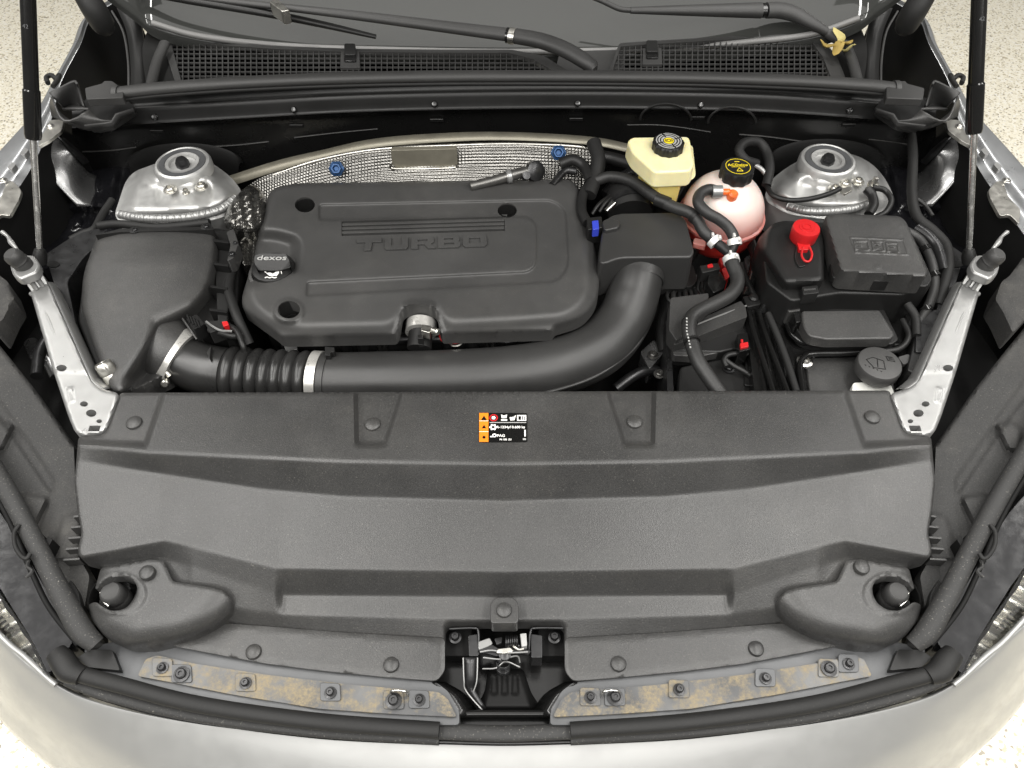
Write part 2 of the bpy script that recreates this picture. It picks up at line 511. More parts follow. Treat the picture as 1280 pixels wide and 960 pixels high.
_nt = M_tank.node_tree                              # coolant shows pink through the milky wall, clear above the fill line
_tc = _nt.nodes.new('ShaderNodeTexCoord'); _sx = _nt.nodes.new('ShaderNodeSeparateXYZ'); _nt.links.new(_tc.outputs['Object'], _sx.inputs[0])
_mr = node(_nt, 'ShaderNodeMapRange'); _mr.inputs[1].default_value = .925; _mr.inputs[2].default_value = .975; _nt.links.new(_sx.outputs['Z'], _mr.inputs[0])
_r = ramp(_nt, _mr.outputs[0], 0, 1, (.50, .15, .125), (.70, .60, .555)); _nt.links.new(_r.outputs[0], _nt.nodes['Principled BSDF'].inputs['Base Color'])
M_coolant = plain('red_coolant_in_tank', (.58, .04, .03), .28, 0, Subsurface_Weight=.3, Subsurface_Radius=(.02, .003, .002), Subsurface_Scale=.4)
M_leafa = plain('dry_leaf', (.34, .24, .06), .7)
M_leafb = plain('pale_dry_leaf', (.42, .36, .14), .7)

def foil_mat(name, scale, base=(.70, .68, .62), crinkle=0.0):
    m, nt, b, tc = newmat(name)
    mp = node(nt, 'ShaderNodeMapping'); mp.inputs['Scale'].default_value = (scale, scale, scale)
    nt.links.new(tc.outputs['Object'], mp.inputs['Vector'])
    sx = nt.nodes.new('ShaderNodeSeparateXYZ'); nt.links.new(mp.outputs[0], sx.inputs[0])
    def sn(expr):
        a = node(nt, 'ShaderNodeMath', operation='ADD'); nt.links.new(sx.outputs['X'], a.inputs[0])
        k = node(nt, 'ShaderNodeMath', operation='MULTIPLY'); nt.links.new(sx.outputs['Z'], k.inputs[0]); k.inputs[1].default_value = expr
        nt.links.new(k.outputs[0], a.inputs[1])
        s = node(nt, 'ShaderNodeMath', operation='SINE'); nt.links.new(a.outputs[0], s.inputs[0])
        return s
    s1, s2 = sn(1.0), sn(-1.0)
    mu = node(nt, 'ShaderNodeMath', operation='MULTIPLY'); nt.links.new(s1.outputs[0], mu.inputs[0]); nt.links.new(s2.outputs[0], mu.inputs[1])
    n = noise(nt, tc, 160.0, 4.0)
    ad = node(nt, 'ShaderNodeMath', operation='MULTIPLY_ADD'); nt.links.new(n.outputs['Fac'], ad.inputs[0]); ad.inputs[1].default_value = crinkle; nt.links.new(mu.outputs[0], ad.inputs[2])
    bp = node(nt, 'ShaderNodeBump', Strength=1.0, Distance=0.0010)
    nt.links.new(ad.outputs[0], bp.inputs['Height']); nt.links.new(bp.outputs[0], b.inputs['Normal'])
    b.inputs['Base Color'].default_value = base + (1,); b.inputs['Metallic'].default_value = 1.0; b.inputs['Roughness'].default_value = .27
    return m
M_foil = foil_mat('embossed_heat_shield_foil', 1150.0, crinkle=.5)
M_foilc = foil_mat('crinkled_foil', 1400.0, crinkle=4.0)

def glass_mat(name, tint=(.95, .96, .95), rough=.02):
    m, nt, b, tc = newmat(name)
    b.inputs['Base Color'].default_value = tint + (1,); b.inputs['Roughness'].default_value = rough
    b.inputs['Transmission Weight'].default_value = 1.0; b.inputs['IOR'].default_value = 1.45
    return m
M_lens = glass_mat('clear_lens')
m, nt, b, tc = newmat('dark_windscreen_glass')
b.inputs['Base Color'].default_value = (.035, .036, .034, 1); b.inputs['Roughness'].default_value = .03; b.inputs['IOR'].default_value = 1.6
M_glass = m

# dirty rail: pale zinc with tan dust drifts and scratches
m, nt, b, tc = newmat('dusty_front_rail')
n1 = noise(nt, tc, 34.0, 8.0, .74); n2 = noise(nt, tc, 240.0, 4.0, .7); n3 = noise(nt, tc, 7.0, 3.0)
r1 = ramp(nt, n1.outputs['Fac'], .45, .58, (0, 0, 0), (1, 1, 1)); r2 = ramp(nt, n2.outputs['Fac'], .3, .6, (0.1, .1, .1), (1, 1, 1))
mu = node(nt, 'ShaderNodeMath', operation='MULTIPLY'); nt.links.new(r1.outputs[0], mu.inputs[0]); nt.links.new(r2.outputs[0], mu.inputs[1])
base = ramp(nt, n3.outputs['Fac'], .35, .65, (.045, .046, .048), (.13, .13, .128))
mx = node(nt, 'ShaderNodeMix', data_type='RGBA'); nt.links.new(mu.outputs[0], mx.inputs[0]); nt.links.new(base.outputs[0], mx.inputs[6]); mx.inputs[7].default_value = (.23, .188, .118, 1)
nt.links.new(mx.outputs[2], b.inputs['Base Color'])
mr = node(nt, 'ShaderNodeMapRange'); nt.links.new(mu.outputs[0], mr.inputs[0]); mr.inputs[3].default_value = .42; mr.inputs[4].default_value = .9
nt.links.new(mr.outputs[0], b.inputs['Roughness']); b.inputs['Metallic'].default_value = .1
M_rail = m

# floor: pale epoxy with dark and tan flakes
m, nt, b, tc = newmat('flake_epoxy_floor')
vo = node(nt, 'ShaderNodeTexVoronoi', Scale=150.0); nt.links.new(tc.outputs['Object'], vo.inputs['Vector'])
sep = nt.nodes.new('ShaderNodeSeparateColor'); nt.links.new(vo.outputs['Color'], sep.inputs[0])
cr = nt.nodes.new('ShaderNodeValToRGB'); cr.color_ramp.interpolation = 'CONSTANT'
els = cr.color_ramp.elements
els[0].position = 0; els[0].color = (.84, .79, .65, 1); els[1].position = .46; els[1].color = (.88, .845, .74, 1)
for p_, c_ in ((.70, (.70, .65, .52)), (.84, (.52, .46, .33)), (.93, (.32, .28, .21)), (.965, (.88, .86, .80))):
    e = els.new(p_); e.color = c_ + (1,)
nt.links.new(sep.outputs[0], cr.inputs[0]); nt.links.new(cr.outputs[0], b.inputs['Base Color'])
b.inputs['Roughness'].default_value = .28
M_floor = m

# ================================================================== the setting
fl = mk('floor', [(-9, -4, 0), (9, -4, 0), (9, 11, 0), (-9, 11, 0)], [(0, 1, 2, 3)], M_floor, smooth=False)
fl['kind'] = 'structure'

def bolt(name, u, v, z, r, mat, parent, hexed=True, h=None, axis=(0, 0, 1), washer=1.55):
    h = h or r * .9
    p = Z(u, v, z)
    o = lathe(name, [(r * washer, 0), (r * washer, r * .22), (r * 1.08, r * .3), (r * 1.08, h * .8), (r * .86, h), (r * .45, h), (r * .38, h * .72), (0, h * .72)], p, mat, parent, seg=24, axis=axis,
              rmod=(lambda t, hh: 1.0 if (hh < r * .25 or not hexed) else 1 - .07 * (1 + math.cos(6 * t)) / 2))
    return o

# ================================================================== the car's body
car = thing('car', 'silver car with its bonnet open, bumper and wings framing the engine bay', 'car', (0.0, 0.8, 0.0))

# --- bumper skin: rolls from the seal line over the nose and down
bx = [-150, -70, 0, 66, 130, 250, 400, 540, 631, 722, 862, 1012, 1132, 1196, 1262, 1332, 1412]
def brow(vs, z, dy=0.0):
    return [Z(u, v, zz) + Vector((0, dy, 0)) for u, v, zz in zip(bx, vs, (z if isinstance(z, list) else [z] * len(bx)))]
top = [590, 722, 797, 852, 880, 905, 921, 929, 931, 929, 921, 905, 880, 852, 797, 722, 590]
zt = [.90, .875, .85, .822, .815, .81, .806, .803, .803, .803, .806, .81, .815, .822, .85, .875, .90]
def lower(k, amp): return [t + k + amp * (1 - abs(i - 8) / 8.0) for i, t in enumerate(top)]
sil = [620, 790, 893, 958, 1010, 1080, 1130, 1160, 1166, 1160, 1130, 1080, 1010, 958, 893, 790, 620]
rows = [brow([t - 3 for t in top], [z - .010 for z in zt]), brow(top, zt), brow([t + 5 for t in top], [z - .001 for z in zt]),
        brow([t + (s - t) * .22 for t, s in zip(top, sil)], [z - .020 for z in zt]),
        brow([t + (s - t) * .50 for t, s in zip(top, sil)], [z - .055 for z in zt]),
        brow([t + (s - t) * .80 for t, s in zip(top, sil)], [z - .115 for z in zt]),
        brow(sil, [z - .20 for z in zt]),
        [Vector((p.x * .93, p.y + .05, p.z - .10)) for p in brow(sil, [z - .22 for z in zt])],
        [Vector((p.x * .84, p.y + .14, p.z - .30)) for p in brow(sil, [z - .22 for z in zt])]]
loft('bumper_cover', rows, M_paint, car, n=6, m=4)

def car_side(fx, side):
    """parts that the left and right side of the body share; fx maps left-hand pixels to this side"""
    s = 1 if side == 'l' else -1
    def ZZ(u, v, z): return Z(fx(u), v, z)
    O = [(156, -8, 1.085), (112, 18, 1.06), (97, 52, 1.045), (72, 98, 1.02), (50, 136, 1.0), (0, 193, .985), (-70, 275, .97), (-150, 370, .955)]
    I = [(160, -6, 1.083), (116, 21, 1.058), (101, 55, 1.043), (77, 102, 1.018), (64, 150, .994), (42, 205, .976), (0, 268, .962), (-70, 365, .95)]
    o = [ZZ(*p) for p in O]; i = [ZZ(*p) for p in I]
    mid = [a.lerp(b, .5) + Vector((0, 0, .006)) for a, b in zip(o, i)]
    q = [a.lerp(b, .72) + Vector((0, 0, -.001)) for a, b in zip(o, i)]
    rows = [i, q, mid, o] + [[p + Vector((-s * dx, 0, dz)) for p in o] for dx, dz in ((.012, -.006), (.035, -.04), (.055, -.12), (.065, -.30), (.05, -.55))]
    loft('fender', rows, M_paintd, car, n=6, m=3, label='silver front wing panel beside the engine bay')
    rows = [i] + [[p + Vector((s * dx, dy, dz)) for p in i] for dx, dy, dz in ((.002, 0, -.012), (.004, 0, -.06), (.010, 0, -.32))]
    loft('wing_inner_wall', rows, M_blackm, car, n=4)
    # flange tabs and screws along the wing edge
    tab = [(62, 150), (80, 149), (77, 163), (60, 176), (47, 183), (51, 171), (57, 162)]
    t1 = prism('wing_flange', rnd([(fx(a), b) for a, b in tab], 3), 1.0, .994, M_zinc, car, bevel=.001)
    bolt('screw', fx(63), 158, 1.0, .0048, M_chrome, t1)
    tab = [(8, 226), (16, 226), (27, 238), (24, 248), (12, 270), (0, 268), (-12, 280), (-14, 262), (2, 245)]
    t2 = prism('wing_flange', rnd([(fx(a), b) for a, b in tab], 4), .985, .979, M_zinc, car, bevel=.001)
    bolt('screw', fx(4), 226, .987, .0048, M_chrome, t2)
    for a, b in ((29, 190), (13, 208)):
        prism('wing_clip', rnd([(fx(a - 4), b + 1), (fx(a + 2), b - 6), (fx(a + 7), b - 3), (fx(a + 1), b + 4)], 1.5), .995, .985, M_steel, car, bevel=.0008)
    # sheet-metal gusset between wing and strut tower, glossy black-grey
    loft('wing_gusset', [[ZZ(49, 186, .975), ZZ(62, 172, .975), ZZ(70, 168, .965)],
                         [ZZ(60, 200, .955), ZZ(76, 190, .955), ZZ(88, 190, .95)],
                         [ZZ(63, 220, .93), ZZ(86, 214, .925), ZZ(102, 206, .915)],
                         [ZZ(80, 240, .905), ZZ(98, 238, .895), ZZ(112, 216, .885)],
                         [ZZ(97, 258, .88), ZZ(118, 254, .87), ZZ(128, 222, .862)]], M_gusset, car, n=5, m=5, thick=.0015)
    loft('wing_gusset_rib', [[ZZ(70, 168, .972), ZZ(76, 172, .968), ZZ(80, 172, .96)],
                         [ZZ(90, 192, .952), ZZ(95, 190, .948), ZZ(97, 186, .94)],
                         [ZZ(104, 206, .918), ZZ(109, 204, .914), ZZ(112, 202, .905)]], M_dark_steel, car, n=4, m=4)
    # apron floor with ribs and a drain hole
    hm = HM(40, 200, 180, 340, .86)
    hm.add([(90, 216), (150, 206), (140, 262), (80, 266)], .010, 10); hm.add(ell(108, 240, 14, 8), -.006, 5)
    hm.add([(120, 222), (126, 222), (112, 290), (106, 290)], .008, 5); hm.add([(60, 262), (130, 262), (120, 300), (40, 310)], -.014, 10)
    hm.add([(84, 272), (104, 268), (102, 282), (86, 286)], .010, 6)
    hm.h += .0012 * np.sin(hm.U * .21) * np.cos(hm.V * .27)
    hm.blur(1.5)
    f = lambda U, V: hm(U if side == 'l' else MIR - U, V)
    relief('apron', [(fx(a), b) for a, b in [(78, 258), (112, 214), (160, 204), (172, 250), (160, 290), (110, 330), (52, 336), (46, 300)]], f, M_blackpaint, car, step=3, skirt=.05)
    # boxed rail that runs to the bumper-stop bracket
    prism('frame_rail', rnd([(fx(a), b) for a, b in [(56, 318), (98, 290), (132, 284), (128, 300), (104, 322), (84, 352), (98, 420), (88, 424), (66, 350)]], 6), .915, .80, M_dark_steel, car, bevel=.004)
    prism('frame_rail_hole', ell(fx(66), 330, 8, 4), .9165, .914, M_blackm, car, bevel=0)
    # support arm: pressed silver steel, holes, rubber stop on a raised pad
    def az(U, V): return np.interp(V, [340, 480, 545], [.968, .950, .945])
    arm = rnd([(37, 362), (60, 352), (72, 380), (110, 466), (117, 478), (128, 486), (150, 492), (134, 536), (127, 542), (104, 545), (94, 541), (86, 522), (66, 462), (48, 400)], 7)
    holes = [ell(77, 460, 6.5, 4), ell(105, 505, 5, 3.4), ell(114, 516.5, 6.5, 4.6), ell(124, 526.5, 3.5, 2.5), [(112, 532), (126, 532), (124, 539), (110, 539)]]
    ha = HM(0, 330, 160, 560); ha.h = az(ha.U, ha.V) + 0.0
    ha.add([(84, 486), (91, 484), (93, 502), (87, 504)], .0014, 2.0); ha.add([(86.5, 488), (89.5, 487), (90.5, 499), (88.5, 500)], -.0014, 2.0)
    ha.add([(30, 455), (64, 464), (110, 466), (160, 480), (160, 560), (30, 560)], -.0022, 3)
    f2 = lambda U, V: ha(U if side == 'l' else MIR - U, V)
    A = relief('support_arm', [(fx(a), b) for a, b in arm], f2, M_steel, car, step=2.2, holes=[[(fx(a), b) for a, b in h] for h in holes], skirt=.030, edge=(4, .004), label='silver pressed-steel arm with holes beside the radiator cover')
    loft('arm_flange', [[ZZ(59, 353, .962), ZZ(72, 381, .957), ZZ(110, 467, .947), ZZ(118, 480, .945), ZZ(130, 488, .942)],
                       [ZZ(66, 354, .945), ZZ(80, 381, .940), ZZ(118, 464, .928), ZZ(126, 476, .926), ZZ(138, 486, .924)],
                       [ZZ(72, 360, .910), ZZ(86, 386, .905), ZZ(124, 468, .890), ZZ(132, 480, .888), ZZ(142, 488, .886)]], M_steel, A, n=4, m=3, thick=.0015)
    tube('arm_ridge', [ZZ(50, 372, .9625), ZZ(62, 402, .9595), ZZ(80, 444, .9535)], [.0010, .0022, .0010], M_steel, A, seg=8, flat=.5)
    # weld bead and stop pad
    wb = [ZZ(38 + 3.6 * k, 367 - 1.3 * k + (k % 2) * 2, .957) for k in range(8)]
    tube('weld_bead', wb, [.003, .0045, .004, .005, .004, .0048, .004, .003], M_steel, A, seg=8)
    yoke = [ZZ(24, 338, 1.0), ZZ(40, 356, .962)]
    prism('stop_pedestal', rnd([(fx(a), b) for a, b in [(23, 340), (47, 332), (61, 358), (42, 368)]], 4), lambda U, V: .988 if V < 345 else .962, .93, M_steel, A, bevel=.003)
    tube('pedestal_rib', [ZZ(33, 343, .989), ZZ(46, 362, .965)], .0035, M_steel, A, seg=8)
    tube('pedestal_rib', [ZZ(41, 340, .989), ZZ(54, 358, .965)], .0035, M_steel, A, seg=8)
    pad = [(11, 330), (22, 318), (42, 318), (50, 330), (46, 340), (24, 349), (15, 343)]
    prism('stop_pad', rnd([(fx(a), b) for a, b in pad], 5), 1.0, .984, M_steel, A, bevel=.004)
    ax = Vector((-s * .22, -.10, .9))
    lathe('rubber_stop', [(.0125, 0), (.0135, .006), (.0125, .010), (.0138, .013), (.0126, .016), (.0135, .020), (.0128, .027), (.0095, .031), (0, .0312)], ZZ(32, 333, .998), M_seal, A, axis=ax)
    tube('tether', [ZZ(22, 312, 1.01), ZZ(14, 303, 1.012), ZZ(10, 296, 1.014), ZZ(3, 290, 1.016)], [.002, .004, .0025, .0035], M_steel, A, seg=8)
    prism('wheel_liner', [(fx(a), b) for a, b in [(-110, 300), (60, 400), (110, 560), (128, 800), (104, 836), (70, 846), (52, 812), (0, 742), (-110, 640)]], .77, .75, M_blackm, car, bevel=0)
    # headlight: lens over a chrome and amber bowl
    H = [(-60, 640), (0, 742), (18, 768), (40, 800), (56, 828), (62, 846), (46, 840), (24, 820), (0, 797), (-60, 730)]
    hz = lambda U, V: .845 - (V - 640) * .00012
    hl = relief('headlight', [(fx(a), b) for a, b in rnd(H, 4)], lambda U, V: hz(U, V) - .024 + .007 * np.sin((np.minimum(U, MIR - U) * .6 + V) * .16), M_reflector, car, step=4, skirt=.03, label='clear headlight with chrome bowl beside the bumper')
    relief('lens', [(fx(a), b) for a, b in rnd(H, 4)], lambda U, V: hz(U, V) + .012, M_lens, hl, step=6, skirt=.004)
    for k in range(7):
        tube('reflector_rib', [ZZ(-14 + k * 4.0, 768 + k * 4.5, .815), ZZ(-4 + k * 4.0, 760 + k * 4.5, .818)], .0022, M_chrome, hl, seg=6)
    tube('bright_edge', [ZZ(-70, 716, .868), ZZ(0, 794, .852), ZZ(30, 820, .840), ZZ(58, 846, .828), ZZ(70, 856, .824)], .0035, M_paint, hl, seg=8)
    prism('headlight_housing', rnd([(fx(a), b) for a, b in [(-70, 560), (0, 640), (20, 670), (62, 745), (92, 800), (70, 832), (60, 842), (40, 800), (0, 735), (-70, 640)]], 5),
          lambda U, V: .862 - (V - 560) * .0001, .74, M_blackpaint, hl, bevel=.004)
    # strut tower
    tw = [(142, 272), (149, 250), (157, 226), (168, 214), (196, 204), (230, 190), (266, 204), (290, 222), (303, 240), (300, 255), (284, 270), (250, 279), (200, 282), (160, 282)] if side == 'l' else \
         [(954, 250), (962, 226), (985, 208), (1008, 196), (1040, 188), (1072, 194), (1092, 206), (1106, 222), (1118, 246), (1112, 262), (1090, 272), (1030, 274), (985, 268)]
    cu, cv = (230, 209) if side == 'l' else (1033, 205)
    th = HM(100, 170, 330, 300) if side == 'l' else HM(930, 170, 1150, 300)
    th.h[:] = .905
    out = rnd(tw, 12)
    th.h += .035 * sstep(sdf(out, th.U, th.V) / 22.0)
    th.add(ell(cu, cv + 2, 50, 24), .016, 16)
    for a in (-1, 1): th.add([(cu + a * 22 - 9, cv + 16), (cu + a * 22 + 9, cv + 16), (cu + a * 26 + 8, cv + 44), (cu + a * 26 - 8, cv + 44)], -.006, 8)
    th.add(ell(cu + (48 if side == 'r' else -50), cv + 2, 20, 14), .008, 12)
    th.blur(2.0)
    T = relief('strut_tower', out, th, M_tower, car, step=3, skirt=.06, label='bare silver strut tower with a round bearing plate on top')
    c0 = Z(cu, cv, .954)
    lathe('top_rim', [(.050, -.010), (.050, .004), (.047, .010), (.043, .012), (.041, .009), (.030, .008), (.0295, .011), (.024, .010), (.0235, .004), (.014, .003), (.0, .003)], c0, M_tower, T, seg=48)
    lathe('bearing_ring', [(.0405, 0), (.0405, .0112), (.031, .0106), (.031, 0)], c0, M_primer, T, seg=48)
    lathe('strut_nut', [(.012, .003), (.012, .012), (.009, .018), (.0, .019)], c0, M_dark_steel, T, seg=24, rmod=lambda t, h: 1 - .05 * (1 + math.cos(6 * t)))
    spots = [(213, 238), (233, 241), (252, 234)] if side == 'l' else [(1043, 237), (1056, 231), (1072, 228)]
    for k, (a, b) in enumerate(spots):
        bolt('tower_bolt', a, b, .948, .0075 if k != 1 or side == 'r' else .0045, M_zinc, T, h=.008)
    # crimped weld seam along the front lip
    seam = [(150, 268), (175, 272), (210, 273), (245, 270), (275, 262), (295, 248)] if side == 'l' else [(985, 258), (1010, 264), (1040, 264), (1070, 260), (1092, 252)]
    tube('weld_seam', [Z(a, b, .936 if i else .925) for i, (a, b) in enumerate(seam)], .007, M_steel, T, seg=12, mod=lambda x: 1 + .10 * math.sin(x * 1500) * math.sin(x * 310 + 1))
    # hinge of the bonnet
    tube('hood_hinge', [ZZ(102, -14, 1.16), ZZ(118, 12, 1.13), ZZ(130, 32, 1.10), ZZ(137, 36, 1.09)], [.020, .022, .020, .012], M_rubber, car, seg=14, flat=.8)
    # sealing pieces at the ends of the cowl
    loft('wing_rear_gap_panel', [[ZZ(146, 10, 1.07), ZZ(158, 40, 1.05), ZZ(163, 80, 1.03), ZZ(163, 112, 1.02)],
                                 [ZZ(170, 6, 1.07), ZZ(178, 40, 1.05), ZZ(182, 80, 1.03), ZZ(184, 112, 1.02)]], M_black, car, n=6, thick=.004)
    tube('door_gap_seal', [ZZ(140, 14, 1.06), ZZ(154, 40, 1.045), ZZ(160, 75, 1.03), ZZ(161, 112, 1.02)], .0022, M_seal, car, seg=8)

M_reflector = metal('chrome_bowl', (.74, .72, .66), .22, .08, .03, 22, .85)
car_side(lambda u: u, 'l')
car_side(lambda u: MIR - u, 'r')

# --- bay floor and firewall behind everything
mk('bay_floor', [(-.46, .34, .66), (.46, .34, .66), (.66, .62, .66), (.84, 1.0, .66), (.86, 1.34, .66), (-.86, 1.34, .66), (-.84, 1.0, .66), (-.66, .62, .66)], [tuple(range(8))], M_blackm, car, smooth=False)
mk('bay_front_panel', [(-.62, .30, .60), (.62, .30, .60), (.62, .30, .72), (-.62, .30, .72)], [(0, 1, 2, 3)], M_blackm, car, smooth=False, thick=.004)

# --- windscreen, and the bonnet standing open above it
wb = [(120, -30), (165, 5), (192, 26), (250, 42), (340, 53), (440, 58), (640, 62), (830, 58), (930, 50), (1012, 40), (1072, 20), (1100, 0), (1140, -30)]
base = [Y(a, b, 1.47 - .00000016 * (a - 631) ** 2) for a, b in wb]
rows = [[p + Vector((0, -.01, -.03)) for p in base], base, [p + Vector((0, .10, .055)) for p in base], [p + Vector((-p.x * .03, .35, .20)) for p in base], [p + Vector((-p.x * .10, .80, .46)) for p in base]]
ws = loft('windshield', rows, M_glass, car, n=6, m=4)
tube('windshield_trim', [p + Vector((0, -.012, .002)) for p in base[2:-2]], .0058, M_pale_trim, ws, seg=8)

hy, hzz, ha_ = 1.38, 1.25, math.radians(63)
def hood_pt(x, d, n=0.0):
    return Vector((x, hy - d * math.cos(ha_) - n * math.sin(ha_), hzz + d * math.sin(ha_) - n * math.cos(ha_)))
rows = [[hood_pt(x * (1 - .10 * d), d, -.035 + .05 * (x / .75) ** 2 + (.03 if d > .95 else 0)) for x in (-.74, -.6, -.3, 0, .3, .6, .74)] for d in (0, .25, .5, .75, .95, 1.03)]
hood = loft('hood', rows, M_paintd, car, n=5, m=4, thick=.012, label='bonnet propped open on two gas struts')
rows = [[hood_pt(x * (1 - .10 * d), d, .02) for x in (-.68, -.5, -.2, 0, .2, .5, .68)] for d in (.03, .25, .5, .75, .95)]
loft('hood_liner', rows, M_trim, hood, n=4, m=3, thick=.006)

# ================================================================== gas struts
for fx, s, lab in ((lambda u: u, 1, 'airbox'), (lambda u: MIR - u, -1, 'fuse box')):
    a, b_, c, d = Y(fx(50), 322, .935), Y(fx(41.5), 172, 1.035), Y(fx(35), 0, 1.12), None
    if s < 0: a, b_, c = Y(1211, 322, .935), Y(1217.5, 165, 1.035), Y(1224, 0, 1.12)
    top_ = c + (c - b_).normalized() * .22
    gs = thing('gas_strut', 'black gas strut holding the bonnet up on the side of the ' + lab, 'strut', a, 'gas struts of the bonnet')
    tube('piston_rod', [a, b_], .0048, M_chrome, gs, seg=16, smooth_path=False)
    dr = (c - b_).normalized()
    tube('cylinder', [b_ - dr * .002, b_ + dr * .004, b_ + dr * .070, b_ + dr * .072, b_ + dr * .3, top_], [.0108, .0122, .0122, .0106, .0106, .0106], M_gloss, gs, seg=24, smooth_path=False, sharp=30)
    text('printed_mark', '42', .008, b_ + dr * .165 + Vector((0, -.0118, .001)), dr.cross(Vector((0, -1, 0))), dr, M_primer, gs)
    lathe('ball_socket', [(.004, -.012), (.010, -.010), (.011, .004), (.008, .014), (.005, .016)], a, M_black, gs, axis=dr)

# ================================================================== radiator cover (the big moulded panel behind the bumper)
rc = thing('radiator_cover', 'wide grained black plastic panel covering the radiator behind the bumper', 'cover panel', Z(631, 640, .84))
hm = HM(76, 478, 1190, 862)
def sym(L): return L + [(MIR - u, v, z) for u, v, z in reversed(L)]
hm.lines([
    sym([(76, 478, .952), (631, 478, .957)]),
    sym([(76, 552, .949), (180, 566, .952), (430, 577, .955), (631, 580, .956)]),
    sym([(76, 574, .938), (200, 592, .922), (330, 612, .916), (430, 621, .913), (631, 627, .912)]),
    sym([(76, 697, .908), (102, 696, .908), (205, 676, .908), (228, 680, .906), (350, 711, .890), (631, 715, .888)]),
    sym([(76, 710, .882), (125, 708, .882), (203, 698, .882), (240, 707, .888), (344, 742, .867), (354, 744, .852), (631, 746, .852)]),
    sym([(76, 760, .866), (230, 752, .862), (344, 768, .850), (354, 768, .848), (631, 774, .845)]),
    sym([(76, 800, .832), (215, 793, .832), (290, 784, .828), (400, 796, .826), (556, 804, .826), (631, 804, .826)]),
    sym([(76, 862, .830), (631, 862, .830)]),
])
hm.blur(1.25); crs = []
for fx in (lambda u: u, lambda u: MIR - u):
    for poly, dz, w in (([(60, 470), (205, 470), (203, 495), (182, 556), (60, 552)], -.010, 3.2), (rnd([(444, 470), (504, 470), (500, 497), (481, 556), (446, 556)], 4), -.012, 3.0)):
        pl = [(fx(a), b) for a, b in poly]
        hm.add(pl, dz, w * 2); crs.append((pl, w))
hm.blur(.7)
left = [(150, 491), (134, 537), (127, 543), (98, 546), (96, 570), (93, 602), (97, 640), (102, 667), (97, 688), (100, 698), (123, 704), (130, 712), (160, 722), (205, 724), (235, 742), (268, 770), (292, 781), (420, 795), (556, 805), (556, 783), (561, 778)]
out = left + [(MIR - u, v) for u, v in reversed(left)]
out = [(u, v + (0 if v > 500 else -3 * (u - 150) / 962)) for u, v in out]
relief('panel', rnd(out, 5, 4), hm, M_cover, rc, step=2.6, skirt=.022, edge=(3.0, .0025), creases=crs)
# rear lip that hangs behind the panel edge is the skirt itself; front flanges, one each side of the latch
for fx, nm in ((lambda u: u, 'l'), (lambda u: MIR - u, 'r')):
    fz = lambda U, V: .836 - (V - 780) * .00006
    fo = [(214, 807), (250, 795), (284, 779), (420, 790), (556, 798), (556, 838), (546, 851), (490, 847), (400, 838), (330, 829)]
    relief('front_flange', rnd([(fx(a), b) for a, b in fo], 6), fz, M_cover, rc, step=5, skirt=.004, edge=(2.5, .0015))
    # rounded end lobe with the opening for the bonnet stop
    lo = [(126, 710), (188, 699), (204, 701), (216, 727), (262, 734), (280, 739), (290, 749), (291, 760), (284, 774), (266, 786), (228, 801), (190, 810), (160, 809), (131, 796), (114, 774), (110, 756), (113, 752), (120, 752), (121, 737), (119, 733)]
    lh = HM(100, 690, 300, 820, .890)
    lh.h -= .00012 * (lh.V - 700)
    d = sdf(rnd([(126, 640), (310, 640), (304, 750), (286, 772), (262, 788), (226, 802), (160, 812), (112, 790), (104, 745), (104, 640)], 16), lh.U, lh.V)
    lh.h -= .036 * (1 - np.sqrt(np.clip(1 - (1 - np.clip(d / 42, 0, 1)) ** 2, 0, 1)))
    lh.add(ell(147, 742, 36, 27), .0015, 3)
    f = (lambda U, V, lh=lh: lh(U, V)) if nm == 'l' else (lambda U, V, lh=lh: lh(MIR - U, V))
    eye = [(121, 736), (124, 727), (136, 721), (152, 719), (166, 722), (172, 733), (172, 744), (167, 754), (154, 763), (140, 765), (128, 760), (121, 752)]
    # the opening is cut into the outline so that the notch stays open to the side
    lo2 = lo[:-4] + [(117, 753), (121, 753), (130, 760), (141, 764), (154, 762), (166, 754), (171, 744), (172, 733), (166, 724), (152, 720), (136, 722), (126, 729), (122, 736), (119, 736)]
    lobe = relief('end_lobe', rnd([(fx(a), b) for a, b in lo2], 5), f, M_cover, rc, step=2.6, skirt=.016, edge=(2.0, .0016))
# centre tab above the latch
prism('latch_tab', rnd([(613, 779), (613, 753), (620, 746), (641, 746), (648, 753), (648, 779)], 5), .8745, .845, M_cover, rc, bevel=.0015)
pins = [(168, 529, .929), (466, 531, .9245), (793, 528, .9245), (1090, 522, .929), (184, 716, .891), (1077, 709, .891), (317, 815, .8345), (489, 831, .8335), (773, 830, .8335), (945, 811, .8345), (630, 763, .8745)]
for u, v, z in pins:
    z = z if v > 700 else float(hm(np.array([float(u)]), np.array([float(v)]))[0])
    rr = .0108 if v < 700 else .0098
    lathe('push_pin', [(rr, -.002), (rr, .0012), (rr * .93, .0032), (rr * .72, .0046), (rr * .4, .0054), (0, .0057)], Z(u, v, z + .0002), M_cover, rc, seg=28)

